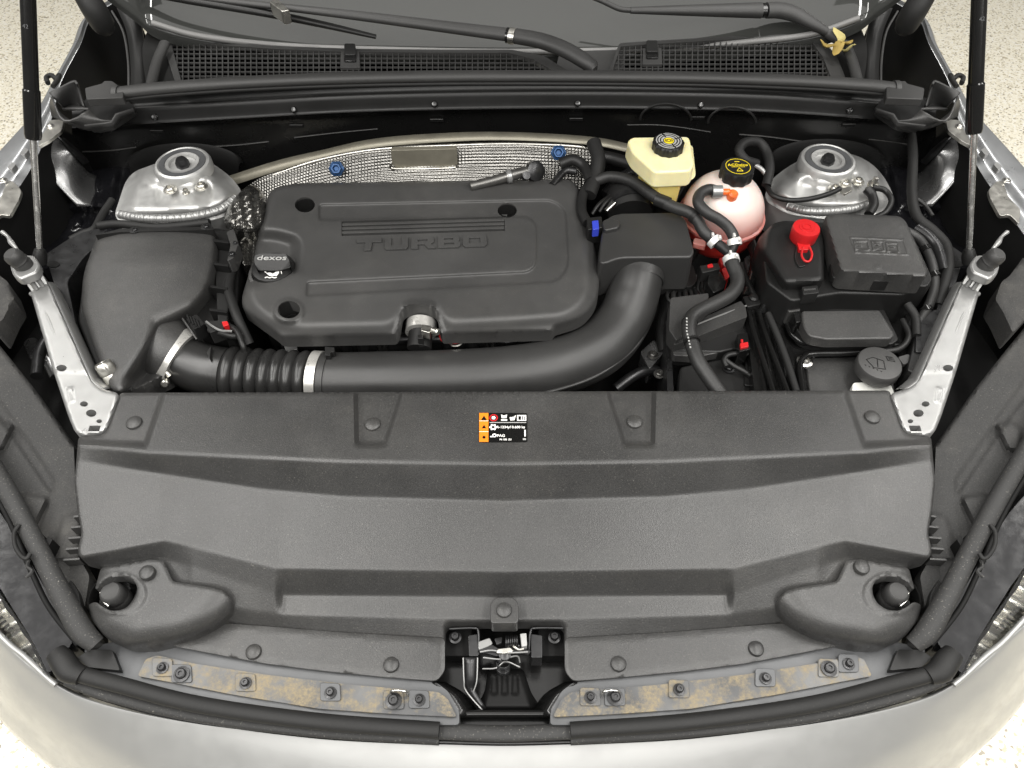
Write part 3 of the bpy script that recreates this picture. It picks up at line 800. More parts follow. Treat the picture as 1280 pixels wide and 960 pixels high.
# warning label on the shelf
def lz(u, v): return Z(u, v, float(hm(np.array([float(u)]), np.array([float(v)]))[0]) + .0009)
def quad(u0, v0, u1, v1): return [lz(u0, v1), lz(u1, v1), lz(u1, v0), lz(u0, v0)]
L = flat_poly('warning_label', [lz(u, v) for u, v in reversed(rnd([(598.5, 516), (659, 516.5), (659, 552.5), (598.5, 553)], 2))], M_gloss, rc, .0003, label='black and orange air-conditioning warning sticker')
def on(dz, pts): return [p + Vector((0, 0, dz)) for p in pts]
flat_poly('orange_band', on(.0004, quad(599, 516.5, 610.5, 552.6)), M_orange, L, .0002)
flat_poly('divider', on(.0004, quad(599, 526.2, 610.5, 526.7)), M_white, L, .0004)
flat_poly('divider', on(.0004, quad(599, 539.6, 610.5, 540.1)), M_white, L, .0004)
flat_poly('divider', on(.0004, quad(612, 528.0, 657.8, 528.9)), M_grey_print, L, .0003)
for a, b, w, h in ((605, 522.8, 7.5, 5.5), (605, 533.5, 5.5, 4.6)):
    flat_poly('hazard_triangle', on(.0007, [lz(a - w / 2, b + h / 2), lz(a + w / 2, b + h / 2), lz(a, b - h / 2)]), M_gloss, L, .0002)
lathe('service_mark', [(.0022, 0), (.0022, .0003), (0, .0003)], lz(605, 547) + Vector((0, 0, .0006)), M_gloss, L, seg=16)
lathe('prohibition_ring', [(.0058, 0), (.0058, .0004), (.0042, .0004), (.0042, 0)], lz(617, 522.6) + Vector((0, 0, .0004)), M_red, L, seg=24)
lathe('prohibition_mark', [(.0030, 0), (.0030, .0004), (0, .0004)], lz(617, 522.6) + Vector((0, 0, .0004)), M_white, L, seg=5)
flat_poly('vapour_mark', on(.0004, [lz(627, 523), lz(633, 523), lz(634, 518.5), lz(630, 520), lz(626.5, 518.5)]), M_white, L)
flat_poly('vapour_mark', on(.0004, quad(626.4, 524.6, 634, 526.2)), M_white, L)
flat_poly('hand_mark', on(.0004, [lz(638, 526), lz(643, 525.5), lz(645, 519), lz(642, 521.5), lz(637, 522)]), M_white, L)
flat_poly('manual_mark', on(.0004, quad(646.3, 519.2, 657.8, 526.2)), M_white, L)
flat_poly('manual_page', on(.0010, quad(648, 520.8, 651.2, 525.4)), M_gloss, L, .0002)
flat_poly('manual_page', on(.0010, quad(652.6, 520.8, 653.6, 525.4)), M_gloss, L, .0002)
flat_poly('manual_page', on(.0010, quad(654.8, 520.8, 655.8, 525.4)), M_gloss, L, .0002)
lathe('snowflake_mark', [(.0046, 0), (.0046, .0004), (.0022, .0004), (.0022, 0)], lz(616.5, 534.3) + Vector((0, 0, .0004)), M_white, L, seg=36, rmod=lambda t, h: 1 + .18 * math.cos(6 * t))
xd, yd = lz(660, 534) - lz(600, 534), lz(620, 520) - lz(620, 540)
text('label_text', 'R-1234yf 0.600 kg', .0052, lz(638.5, 534.3) + Vector((0, 0, .0005)), xd, yd, M_white, L, .0002, bold=.0001)
lathe('oil_mark', [(.0030, 0), (.0030, .0004), (.0014, .0004), (.0014, 0)], lz(618, 544.6) + Vector((0, 0, .0004)), M_white, L, seg=18)
flat_poly('oil_mark', on(.0004, quad(612.8, 545.4, 616.4, 546.8)), M_white, L)
text('label_text', 'PAG', .0056, lz(626.2, 545) + Vector((0, 0, .0005)), xd, yd, M_white, L, .0002, bold=.0001)
text('label_text', '84 605 126', .0036, lz(632, 549.8) + Vector((0, 0, .0005)), xd, yd, M_white, L, .0002, bold=.0001)
flat_poly('print_patch', on(.0004, quad(653.6, 548.2, 657.4, 550.4)), M_grey_print, L)
flat_poly('print_patch', on(.0004, quad(655.4, 537.8, 657.2, 545.8)), M_white, L)

# ================================================================== bonnet stops in the end lobes
for fx, lab in ((lambda u: u, 'airbox'), (lambda u: MIR - u - 1, 'fuse box')):
    bs = thing('hood_stop', 'round rubber bonnet stop in the radiator cover corner on the %s side' % lab, 'rubber stop', Z(fx(147), 742, .86), 'adjustable bonnet stops')
    p = Z(fx(148), 749, .846)
    lathe('cup', [(.031, -.022), (.032, .016), (.029, .017), (.026, -.004), (.016, -.008), (0, -.008)], p, M_gloss, bs, seg=40)
    lathe('rubber_head', [(.0165, -.008), (.0168, .006), (.0152, .009), (.0156, .012), (.0142, .022), (.0122, .0262), (.0110, .0272), (.008, .0266), (0, .0264)], p, M_seal, bs, seg=36)
    tube('spring_clip', [Z(fx(126), 741, .866), Z(fx(128), 750, .866), Z(fx(136), 758, .864)], .0022, M_chrome, bs, seg=8)

# ================================================================== front crash rail with its dusty tape strips and screws
for fx, lab, bolts in ((lambda u: u, 'below the airbox-side lobe of the radiator cover', [(203, 834), (227, 842), (307, 853), (413, 865), (492, 875), (524, 874)]),
                       (lambda u: MIR - u, 'below the fuse-box-side lobe of the radiator cover', [(738, 871), (769, 871), (849, 861), (957, 847), (1036, 835), (1061, 829)])):
    fr = thing('front_rail', 'dust-streaked metal front rail with screws ' + lab, 'rail', Z(fx(350), 860, .80), 'halves of the front rail')
    o = [(104, 812), (150, 800), (215, 806), (330, 828), (440, 843), (545, 853), (560, 864), (574, 890), (574, 906), (520, 906), (420, 900), (300, 884), (200, 862), (130, 845)]
    relief('rail', rnd([(fx(a), b) for a, b in o], 5),   .824, M_primer, fr, step=6, skirt=.03)
    tp = [(182, 824), (196, 819), (240, 829), (330, 843), (440, 856), (548, 865), (560, 874), (571, 896), (500, 893), (400, 886), (290, 868), (210, 852), (172, 845)]
    sh = HM(150, 800, 600, 920, .829); sh.h += .0005 * np.sin(sh.U * .083) + .0003 * np.sin(sh.U * .31 + sh.V * .2)
    f = (lambda U, V, sh=sh: sh(U, V)) if fx(0) == 0 else (lambda U, V, sh=sh: sh(MIR - U, V))
    relief('bracket_strip', rnd([(fx(a), b) for a, b in tp], 4), f, M_rail, fr, step=4, skirt=.003)
    for k, (u, v) in enumerate(bolts):
        big = k in (1, 4)
        prism('washer_plate', rnd([(u - 13, v - 12), (u + 12, v - 11), (u + 13, v + 11), (u - 13, v + 11)], 4), .8315, .829, M_primer if k % 2 else M_rail, fr, bevel=.0008)
        bolt('screw', u, v + 1, .8325, (.0043 if not big else .0058), M_dark_steel, fr, hexed=False, h=.006, washer=1.7)
    for u in (500,):
        tube('wire_loop', [Z(fx(488), 868, .832), Z(fx(489), 864, .84), Z(fx(500), 863, .843), Z(fx(508), 865, .84), Z(fx(509), 869, .832)], .0014, M_chrome, fr, seg=8)

# ================================================================== bonnet seal along the bumper edge
fs = thing('hood_seal', 'long black rubber bonnet seal running along the bumper edge', 'seal', Z(631, 905, .80))
for fx in (lambda u: u, lambda u: MIR - u):
    tube('seal_bulb', [Z(fx(a), b, z) for a, b, z in [(80, 828, .838), (100, 842, .838), (150, 856, .836), (250, 881, .832), (400, 902, .829), (549, 913, .827)]], .0098, M_rubber, fs, seg=18, flat=.8)
    tube('end_block', [Z(fx(a), b, z) for a, b, z in [(70, 816, .846), (78, 826, .845), (87, 838, .842), (102, 845, .839)]], [.012, .0145, .0145, .011], M_rubber, fs, seg=18, flat=.85)
    tube('seal_lip', [Z(fx(a), b, z) for a, b, z in [(84, 850, .824), (140, 870, .820), (250, 895, .815), (400, 914, .811), (549, 923, .809)]], .0075, M_dusty, fs, seg=12, flat=.6)
    tube('drip_lip', [Z(fx(a), b, z) for a, b, z in [(72, 848, .826), (140, 876, .814), (250, 902, .810), (400, 920, .806), (549, 928, .804)]], .0035, M_gloss, fs, seg=8, flat=.6)
tube('centre_strip', [Z(a, b, z) for a, b, z in [(546, 914, .815), (631, 917, .815), (716, 914, .815)]], .0095, M_dusty, fs, seg=14, flat=.55)
tube('centre_lip', [Z(a, b, z) for a, b, z in [(546, 926, .804), (631, 928, .804), (716, 926, .804)]], .004, M_gloss, fs, seg=8, flat=.6)

# ================================================================== bonnet latch in the centre notch
hl = thing('hood_latch', 'black steel bonnet latch with springs in the centre notch', 'latch', Z(631, 850, .74))
prism('latch_tray', rnd([(548, 772), (714, 772), (720, 860), (695, 905), (570, 905), (542, 860)], 8), .775, .76, M_gloss, hl, bevel=.002)
for a, b in ((552, 590), (672, 710)):
    prism('mount_plate', rnd([(a, 784), (b, 784), (b, 820), (a, 820)], 3), .80, .775, M_blackm, hl, bevel=.002)
tube('bracket_edge', [Z(562, 786, .828), Z(592, 785, .828), Z(598, 790, .828), Z(598, 818, .815)], .0018, M_dark_steel, hl, seg=8)
tube('bracket_edge', [Z(708, 785, .828), Z(670, 785, .828), Z(663, 790, .828), Z(661, 816, .815)], .0018, M_dark_steel, hl, seg=8)
for a in (569, 693):
    bolt('mounting_bolt', a, 797, .812, .0052, M_dark_steel, hl, h=.008)
prism('bracket_wing', rnd([(585, 794), (598, 792), (598, 820), (586, 820)], 2), .822, .79, M_dark_steel, hl, bevel=.001)
prism('bracket_wing', rnd([(663, 792), (678, 794), (678, 822), (664, 822)], 2), .822, .79, M_dark_steel, hl, bevel=.001)
prism('catch_plate', rnd([(597, 813), (615, 806), (625, 812), (640, 806), (664, 814), (660, 818), (640, 816), (620, 820)], 2), .826, .821, M_dark_steel, hl, bevel=.0008)
prism('catch_pawl', rnd([(598, 802), (612, 797), (616, 804), (607, 811), (598, 812)], 2), .824, .819, M_steel, hl, bevel=.0008)
prism('catch_pawl', rnd([(618, 798), (628, 796), (627, 803), (621, 806)], 1.5), .829, .824, M_dark_steel, hl, bevel=.0006)
def coil(name, p0, p1, r, turns, wire, mat, parent):
    x, y, d = frame_of(p1 - p0); L_ = (p1 - p0).length
    pts = [p0 + d * (L_ * k / (turns * 10)) + (x * math.cos(2 * math.pi * k / 10) + y * math.sin(2 * math.pi * k / 10)) * r for k in range(turns * 10 + 1)]
    return tube(name, pts, wire, mat, parent, seg=6, smooth_path=False)
coil('return_spring', Z(632, 802, .832), Z(648, 801, .832), .0062, 6, .0010, M_dark_steel, hl)
coil('catch_spring', Z(629, 838, .800), Z(629, 828, .815), .0085, 5, .0011, M_dark_steel, hl)
tube('spring_leg', [Z(603, 836,   .812), Z(620, 835, .812), Z(632, 827, .815), Z(650, 834, .812)], .0009, M_steel, hl, seg=6)
tube('catch_wire', [Z(600, 815, .828), Z(615, 813, .829), Z(632, 816, .829), Z(660, 815, .828)], .0011, M_steel, hl, seg=6)
tube('catch_wire', [Z(604, 822, .82), Z(626, 824, .822), Z(646, 820, .822), Z(650, 828, .815)], .0010, M_steel, hl, seg=6)
tube('catch_wire', [Z(640, 806, .831), Z(648, 812, .83), Z(655, 811, .83)], .0016, M_zinc, hl, seg=6)
prism('hook', rnd([(622, 811), (638, 809), (642, 814), (630, 817), (620, 816)], 2), .831, .827, M_zinc, hl, bevel=.0008)
prism('white_clip', rnd([(650, 792), (658, 791), (659, 807), (652, 808)], 1.5), .834, .822, M_grey_print, hl, bevel=.001)
lathe('pivot', [(.008, 0), (.008, .003), (.004, .005), (0, .005)], Z(631, 818, .823), M_dark_steel, hl, seg=20)
loft('release_lever', [[Z(579, 822, .825), Z(580, 850, .812), Z(583, 862, .805), Z(604, 888, .795)], [Z(597, 822, .825), Z(596, 850, .812), Z(594, 862, .805), Z(608, 885, .795)]], M_dark_steel, hl, n=4, thick=.003)
tube('lever_edge', [Z(579, 822, .827), Z(580, 850, .814), Z(583, 864,   .806), Z(605, 890, .796)], .0009, M_steel, hl, seg=6)
tube('lever_edge', [Z(597, 822, .827), Z(596, 850, .814), Z(592, 864, .806)], .0009, M_steel, hl, seg=6)
# ribbed plastic foot in front
ho = HM(590, 820, 690, 900, .775)
ho.add(rnd([(612, 838), (652, 838), (662, 868), (668, 888), (600, 888), (606, 868)], 8), .018, 12)
for k in (618, 631, 644): ho.add(rnd([(k - 3, 844), (k + 3, 844), (k + 4, 868), (k - 4, 868)], 2), -.006, 3)
relief('ribbed_foot', rnd([(610, 836), (654, 836), (664, 866), (680, 890), (592, 890), (606, 864)], 6), ho, M_blackm, hl, step=2.2, skirt=.03)
tube('front_tube', [Z(572, 893, .80), Z(600, 892, .80), Z(690, 892, .80)], .0045, M_gloss, hl, seg=12)
for fx in (lambda u: u, lambda u: MIR - u):
    loft('side_cheek', [[Z(fx(541), 852, .826), Z(fx(560), 866, .822), Z(fx(574), 894, .815)], [Z(fx(556), 852, .80), Z(fx(582), 868, .79), Z(fx(600), 894, .785)]], M_gloss, hl, n=4, m=1, thick=.002)
prism('front_plate', [(574, 896), (690, 896), (696, 912), (568, 912)], .79, .74, M_gloss, hl, bevel=.001)

# ================================================================== side trims beside the cover
for fx, lab in ((lambda u: u, 'airbox'), (lambda u: MIR - u, 'fuse box')):
    st = thing('side_trim', 'rough black fibre side trim between radiator cover and headlight, %s side' % lab, 'trim panel', Z(fx(60), 640, .85), 'side trims of the engine bay')
    o = [(-60, 330), (-30, 395), (0, 432), (40, 482), (92, 556), (94, 602), (98, 645), (103, 668), (98, 696), (112, 720), (104, 770), (124, 800), (110, 812), (70, 745), (30, 665), (0, 612), (-60, 520)]
    sh = HM(-70, 320, 140, 830)
    sh.h = np.interp(sh.V, [320, 560, 700, 820], [.915, .885, .86, .835]) + 0.0
    d = (sh.U - 40) * .8 - (sh.V - 482) * .56
    sh.add([(-70, 300), (-30, 395), (0, 432), (40, 482), (92, 556), (140, 560), (140, 300)], -.012, 8)
    sh.add([(-70, 410), (0, 500), (68, 600), (66, 620), (-2, 520), (-70, 440)], -.005, 6)
    sh.add(rnd([(22, 625), (30, 618), (60, 622), (40, 668), (28, 650)], 5), .012, 5)
    sh.add(rnd([(-14, 540), (-4, 528), (17, 530), (4, 560), (-12, 566)], 4), .012, 5)
    sh.add(rnd([(80, 645), (100, 640), (100, 700), (64, 700)], 6), .006, 5)
    sh.blur(1.0)
    f = (lambda U, V, sh=sh: sh(U, V)) if fx(0) == 0 else (lambda U, V, sh=sh: sh(MIR - U, V))
    relief('panel', rnd([(fx(a), b) for a, b in o], 5), f, M_trim, st, step=3.2, skirt=.03)
    o = [(-40, 290), (0, 345), (10, 352), (18, 374), (8, 390), (-4, 416), (-40, 376)]
    relief('upper_panel', rnd([(fx(a), b) for a, b in o], 4), .935, M_trim, st, step=5, skirt=.04, edge=(3, .003))
    for k in range(5):
        b0 = 644 + 13.5 * k
        prism('vent_rib', [(fx(92 - k * 3.2), b0), (fx(102 - k * .6), b0 - 1), (fx(102 - k * .6), b0 + 1.5), (fx(91 - k * 3.2), b0 + 3)], .892 - k * .004, .86, M_box, st, bevel=.0006)
    prism('clip_block', rnd([(fx(a), b) for a, b in [(38, 676), (46, 665), (54, 668), (44, 688)]], 1.5), .89, .86, M_blackm, st, bevel=.001)
    prism('clip_block', rnd([(fx(a), b) for a, b in [(50, 688), (60, 670), (66, 674), (55, 692)]], 1.5), .89, .86, M_blackm, st, bevel=.001)
    prism('lamp_bracket', rnd([(fx(a), b) for a, b in [(78, 742), (88, 724), (98, 740), (104, 770), (96, 778)]], 3), .86, .82, M_black, st, bevel=.002)
    prism('lower_bracket', rnd([(fx(a), b) for a, b in [(112, 812), (140, 812), (150, 838), (110, 834), (96, 822)]], 3), .835, .80, M_black, st, bevel=.002)
    # rounded edge strip that covers the headlamp gap, with its hook clip
    es = thing('edge_strip', 'round-backed black rubber strip along the headlight on the %s side' % lab, 'rubber strip', Z(fx(60), 700, .86), 'rubber strips along the headlights')
    tube('strip', [Z(fx(a), b, z) for a, b, z in [(-60, 500, .915), (0, 598, .905), (28, 648, .897), (55, 700, .889), (80, 750, .880), (102, 788, .868), (120, 806, .858)]], [.012, .012, .012, .012, .013, .0135, .011], M_dusty, es, seg=16, flat=.75)
    tube('lower_edge', [Z(fx(a), b, z) for a, b, z in [(-60, 535, .895), (0, 628, .885), (40, 716, .872), (62, 760, .862), (98, 806, .848)]], .0035, M_blackm, es, seg=8)
    tube('hook_clip', [Z(fx(a), b, .905) for a, b in [(24, 656), (18, 666), (19, 682), (26, 694), (33, 698), (38, 692)]], .0028, M_rubber, es, seg=8)
    tube('tie', [Z(fx(a), b, .893) for a, b in [(36, 700), (34, 708), (40, 714), (33, 722)]], .0022, M_dusty, es, seg=6)

# ================================================================== engine block under the cover (only glimpses show)
eb = thing('engine', 'dark metal engine block glimpsed under the front of the engine cover', 'engine', Z(520, 420, .70))
prism('block', rnd([(345, 245), (715, 240), (735, 385), (690, 412), (360, 420), (318, 380)], 10), .885, .70, M_blackm, eb, bevel=.006)
prism('head_ledge', rnd([(350, 412), (700, 402), (700, 426), (350, 432)], 4), .845, .74, M_dark_steel, eb, bevel=.004)
tube('fuel_rail', [Z(440, 424, .872), Z(560, 423, .872), Z(668, 418, .872)], .0085, M_dark_steel, eb, seg=14)
for k, u in enumerate((430, 452, 476, 560, 590, 612, 655)):
    lathe('injector', [(.010, -.03), (.010, .008), (.007, .010), (.007, .018), (0, .019)], Z(u, 424 - k * .5, .872), (M_dark_steel, M_black, M_chrome)[k % 3], eb, seg=18)
tube('metal_pipe', [Z(632, 420, .885), Z(650, 418, .888), Z(668, 415, .886)], .0095, M_chrome, eb, seg=16)
tube('wire', [Z(416, 424, .89), Z(424, 430, .892), Z(436, 430, .892), Z(446, 422, .89)], .0016, M_chrome, eb, seg=6)
tube('wire', [Z(560, 424, .89), Z(566, 432, .892), Z(576, 430, .892), Z(580, 420, .89)], .0018, M_zinc, eb, seg=6)
tube('wire', [Z(548, 414, .894), Z(553, 426, .892), Z(566, 429, .89), Z(575, 428, .89)], .0016, M_red, eb, seg=6)
for k in range(9):
    u = 360 + 37 * k + random.uniform(-8, 8)
    tube('harness_wire', [Z(u, 418, .875), Z(u + 10, 426, .87 + random.uniform(-.01, .01)), Z(u + 26, 427, .865), Z(u + 40, 420, .872)], .0038, (M_black, M_dark_steel, M_rubber)[k % 3], eb, seg=8)
prism('bracket', rnd([(352, 424), (366, 420), (372, 436), (358, 440)], 2), .87, .82, M_steel, eb, bevel=.001)

# ================================================================== engine cover
ec = thing('engine_cover', 'grey plastic engine cover embossed TURBO with a raised ribbed panel', 'engine cover', Z(530, 330, .89))
eh = HM(296, 218, 760, 430, .948)
eout = rnd([(338, 236, 16), (366, 229, 14), (713, 224, 12), (723, 234, 8), (729, 264), (742, 300, 20), (750, 345, 20), (747, 376, 20), (728, 398, 18), (694, 408, 5), (691, 414, 2), (553, 418, 3), (549, 410, 3), (546, 388, 7), (536, 383, 6), (510, 383, 6), (502, 388, 7), (498, 412, 3), (494, 419, 3), (352, 422, 6), (338, 411, 6), (303, 386, 6), (302, 372, 8), (312, 340), (320, 300), (331, 258)], 8)
eh.h -= .00006 * (eh.V - 224) * .5
# front band and right shoulder roll away from the flat top
inner = rnd([(350, 236), (712, 232), (716, 262), (724, 300), (730, 345), (727, 372), (706, 388), (640, 393), (560, 397), (550, 376), (500, 376), (488, 399), (372, 402), (338, 392), (316, 372), (322, 340), (330, 300), (342, 258)], 14)
d = sdf(inner, eh.U, eh.V)
eh.h -= .020 * sstep(-d / 26.0)
# pedestal over the front outlet
eh.add(rnd([(506, 378), (542, 378), (556, 424), (492, 424)], 6), .010, 8)
# U-shaped channel
chan = rnd([(399, 256, 3), (690, 250, 18), (707, 262, 14), (711, 332, 16), (698, 352, 14), (383, 370, 3), (384, 353, 3), (660, 340, 8), (670, 332, 8), (671, 282, 8), (661, 271, 8), (399, 275, 3)], 4)
eh.add(chan, -.0044, 2.4)
# recess for the oil filler
bowl = rnd([(296, 284), (345, 283, 20), (372, 291, 12), (380, 302, 10), (379, 330, 14), (370, 344, 10), (330, 362, 30), (296, 366)], 10)
bd = sdf(bowl, eh.U, eh.V)
eh.h -= .024 * sstep(bd / 20.0) * sstep((372 - eh.V) / 40.0)
eh.blur(1.0)
# four fine grooves
slot = [(427, 276.6), (631, 270.4), (631, 288.6), (427, 295.0)]
# bolt wells
wells = [ell(381, 256, 12.5, 9.5), ell(634, 263, 12, 9), ell(361, 387, 14, 11)]
eh.add(ell(361, 389, 19, 15), .004, 4)
shell = relief('shell', eout, eh, M_engine, ec, step=2.3, holes=wells + [slot], skirt=.022, edge=(4, .004), creases=[(chan, 1.0)])
prism('groove_floor', [(424, 274), (634, 268), (634, 291), (424, 298)], .938, .934, M_engine, ec, bevel=0)
for k in range(3):
    a, b_ = 278.9 + 5.0 * k, 272.8 + 5.0 * k
    prism('groove_rib', [(427.6, a), (630.4, b_), (630.4, b_ + 2.9), (427.6, a + 2.9)], .9462, .936, M_engine, ec, bevel=.0005, seg=2)
def eheight(u, v): return float(eh(np.array([float(u)]), np.array([float(v)]))[0])
for u, v, a in ((381, 256, 12.5), (634, 263, 12), (361, 387, 14)):
    p = Z(u, v, eheight(u, v) - .001)
    r = a * 1.26e-3
    lathe('bolt_well', [(r, 0), (r * .96, -.03), (r * .5, -.032), (0, -.032)], p, M_black, ec, seg=32, cap=False)
    lathe('well_ring', [(r * .62, -.032), (r * .62, -.022), (r * .5, -.021), (r * .5, -.032)], p, M_dark_steel, ec, seg=24)
# embossed lettering, built as squared wide letters
lp = [Z(u, v, eheight(u, v) + .0002) for u, v in ((446, 309), (608, 303), (446, 299), (446, 316))]
lx = (Z(608, 301, .944) - Z(446, 306.5, .944)); ly = (Z(525, 294, .944) - Z(525, 318, .944))
lx, ly = lx / 162.0, ly / 24.0          # metres a pixel along and across the word
o0 = Z(446, 307.5, eheight(500, 308) + .0001)
def letter(nm, loops):
    faces_mat = M_engine
    pts, edges = [], []
    for Lp in loops:
        b0 = len(pts); pts += [Vector(p) for p in Lp]; edges += [(b0 + i, b0 + (i + 1) % len(Lp)) for i in range(len(Lp))]
    v2, e2, f2, *_ = delaunay_2d_cdt(pts, edges, [], 0, 1e-4)
    a = np.array([tuple(p) for p in v2]); F = []
    for f in f2:
        c = a[list(f)].mean(0)
        ins = sdf(loops[0], np.array([c[0]]), np.array([c[1]]))[0] > 0
        for h in loops[1:]: ins = ins and sdf(h, np.array([c[0]]), np.array([c[1]]))[0] < 0
        if ins: F.append(tuple(f))
    n = len(a)
    up = lx.cross(ly).normalized()
    V = [o0 + lx * p[0] + ly * p[1] + up * .0036 for p in a] + [o0 + lx * p[0] + ly * p[1] - up * .002 for p in a]
    cnt = {}
    for f in F:
        for i in range(3):
            e = (f[i], f[(i + 1) % 3]); k = (min(e), max(e)); cnt[k] = None if k in cnt else e
    G = F + [tuple(i + n for i in reversed(f)) for f in F] + [(e[0], e[1], e[1] + n, e[0] + n) for e in cnt.values() if e]
    return mk(nm, V, G, M_engine, shell, bevel=.0003, seg=2)
H_ = 7.5
letter('letter', [[(0, H_), (31, H_), (31, 2.5), (19.5, 2.5), (18, -H_), (10, -H_), (11, 2.5), (0, 2.5)]])
letter('letter', [[(35, H_), (43, H_), (43, -2.6), (56, -2.6), (56, H_), (64, H_), (64, -5), (61.5, -H_), (37, -H_), (35, -5)]])
letter('letter', [[(68, H_), (93, H_), (96, 5), (96, 0), (92, -2), (98, -H_), (89, -H_), (84, -2.4), (76, -2.4), (76, -H_), (68, -H_)], [(76, 3.6), (88, 3.6), (88, .8), (76, .8)]])
letter('letter', [[(101, H_), (125, H_), (128, 5), (128, 1.6), (126, 0), (129, -1.8), (129, -5), (126, -H_), (101, -H_)], [(109, 4.2), (120, 4.2), (120, 1.6), (109, 1.6)], [(109, -1.6), (121, -1.6), (121, -4.2), (109, -4.2)]])
letter('letter', [[(135, H_), (159, H_), (162, 5), (162, -5), (159, -H_), (135, -H_), (132, -5), (132, 5)], [(140, 3.4), (154, 3.4), (154, -3.4), (140, -3.4)]])
# stub outlet with its screw clamp in front
oc = thing('outlet_hose', 'short black hose stub with a steel screw clamp under the cover edge', 'hose', Z(526, 420, .88))
tube('hose', [Z(528, 398, .905), Z(526, 414, .900), Z(524, 436, .890)], .019, M_rubber, oc, seg=24)
tube('clamp_band', [Z(527, 404, .905), Z(526, 416, .902)], .0245, M_band, oc, seg=32, sharp=30)
lathe('clamp_screw', [(.0055, 0), (.0055, .010), (.004, .012), (0, .012)], Z(541, 413, .928), M_zinc, oc, seg=16, axis=(.7, -.5, .2))
prism('clamp_housing', rnd([(527, 405), (539, 407), (537, 416), (526, 413)], 1.5), .931, .915, M_zinc, oc, bevel=.001)
prism('clamp_lug', [(522, 418), (529, 418), (529, 423), (522, 423)], .921, .90, M_black, oc, bevel=.001)

# ================================================================== oil filler cap
oil = thing('oil_cap', 'black oil filler cap lettered dexos in the engine cover recess', 'oil cap', Z(342, 334, .92))
oc0 = Z(342, 337, .938)
lathe('cap', [(.034, -.012), (.0345, .002), (.033, .006), (.029, .008), (.0, .008)], oc0, M_black, oil, seg=48, rmod=lambda t, h: 1 + .010 * math.cos(18 * t))
lathe('cap_seat', [(.041, -.012), (.041, -.005), (.036, -.003), (.036, -.012)], oc0, M_engine, oil, seg=48)
hb = [(318, 328), (318, 319, 3), (328, 317), (357, 317), (362, 327, 3), (364, 334), (350, 338), (322, 338)]
prism('grip', rnd(hb, 3), lambda U, V: (.966 if V < 331 else .950), .944, M_black, oil, bevel=.0022)
gx, gy = Z(360, 322, .965) - Z(322, 322, .965), Vector((0, .6, .5))
text('cap_text', 'dexos', .0145, Z(340, 322.6, .9675), gx, Vector((0, 1, 0)), M_grey_print, oil, .0005, sx=1.35, bold=.00012)
cx, cy = Z(345, 343, .9395), Vector((0, 1, 0))
flat_poly('oil_can_mark', [Z(u, v, .9466) for u, v in reversed([(333, 342), (337, 345), (346, 345), (349, 341), (347, 339), (341, 342.4), (338, 341), (335, 341)])], M_white, oil)
tube('oil_can_spout', [Z(333, 341, .9470), Z(330.5, 339, .9470)], .0009, M_white, oil, seg=6)
tube('oil_drop_line', [Z(331, 347.4, .9470), Z(334, 346.4, .9470), Z(337, 347.4, .9470), Z(340, 346.4, .9470), Z(343, 347.4, .9470), Z(346, 346.6, .9470)], .0009, M_white, oil, seg=6)
tube('oil_can_handle', [Z(347, 340.5, .9470), Z(351, 338.5, .9470), Z(352, 342, .9470)], .0008, M_white, oil, seg=6)

# ================================================================== intake duct
idt = thing('intake_duct', 'fat satin black plastic intake duct curving round the engine cover', 'duct', Z(640, 465, .82))
dp = [(404, 476, .858), (470, 475, .858), (560, 473, .858), (640, 468, .858), (700, 457, .858), (748, 436, .860), (776, 405, .869), (790, 374, .890), (797, 347, .908), (800, 318, .916)]
tube('tube', [Z(*p) for p in dp], [.0440, .0445, .0450, .0455, .0460, .0460, .0450, .0425, .0405, .0395], M_duct, idt, seg=44, n=10)
tube('parting_seam', [Z(a, b, z) for a, b, z in [(640, 497, .862), (690, 489, .862), (745, 470, .864), (790, 438, .868), (812, 405, .872), (822, 372, .876), (828, 344, .878)]], .0030, M_duct, idt, seg=8)
tube('neck_ring', [Z(797, 352, .904), Z(798, 342, .909)], .0425, M_duct, idt, seg=44, sharp=30)
rb = prism('resonator_box', rnd([(752, 290, 10), (760, 270, 8), (776, 266, 6), (846, 265, 8), (857, 272, 8), (868, 314, 8), (864, 321, 6), (775, 322, 10), (748, 332, 12)], 8), .958, .885, M_duct, idt, bevel=.006, taper=.04, seg=4)
prism('box_flange', rnd([(748, 330), (775, 330), (866, 330), (872, 350), (866, 358), (830, 362), (800, 368)], 5), .885, .874, M_black, idt, bevel=.002)
prism('sensor_boss', rnd([(752, 276), (762, 271), (776, 276), (774, 284), (756, 288)], 4), .966, .95, M_duct, idt, bevel=.003)
# clamped rubber hose behind the box
th = thing('turbo_hose', 'black ribbed rubber hose with a bright band clamp behind the resonator box', 'hose', Z(785, 258, .90))
tube('hose', [Z(788, 268, .92), Z(786, 255, .925), Z(783, 243, .925)], [.038, .040, .036], M_rubber, th, seg=36)
tube('band_clamp', [Z(788, 263, .923), Z(787, 258, .924)], .0412, M_dark_steel, th, seg=40, sharp=30)
tube('clamp_bolt', [Z(757, 264, .955), Z(768, 254, .960)], .0045, M_chrome, th, seg=10)
for k in range(5):
    a = 740 + 9 * k
    tube('hose_rib', [Z(a, 268 - 3 * k, .935), Z(a + 10, 254 - 3 * k, .945), Z(a + 26, 243 - 2 * k, .94)], .0035, M_black, th, seg=8)
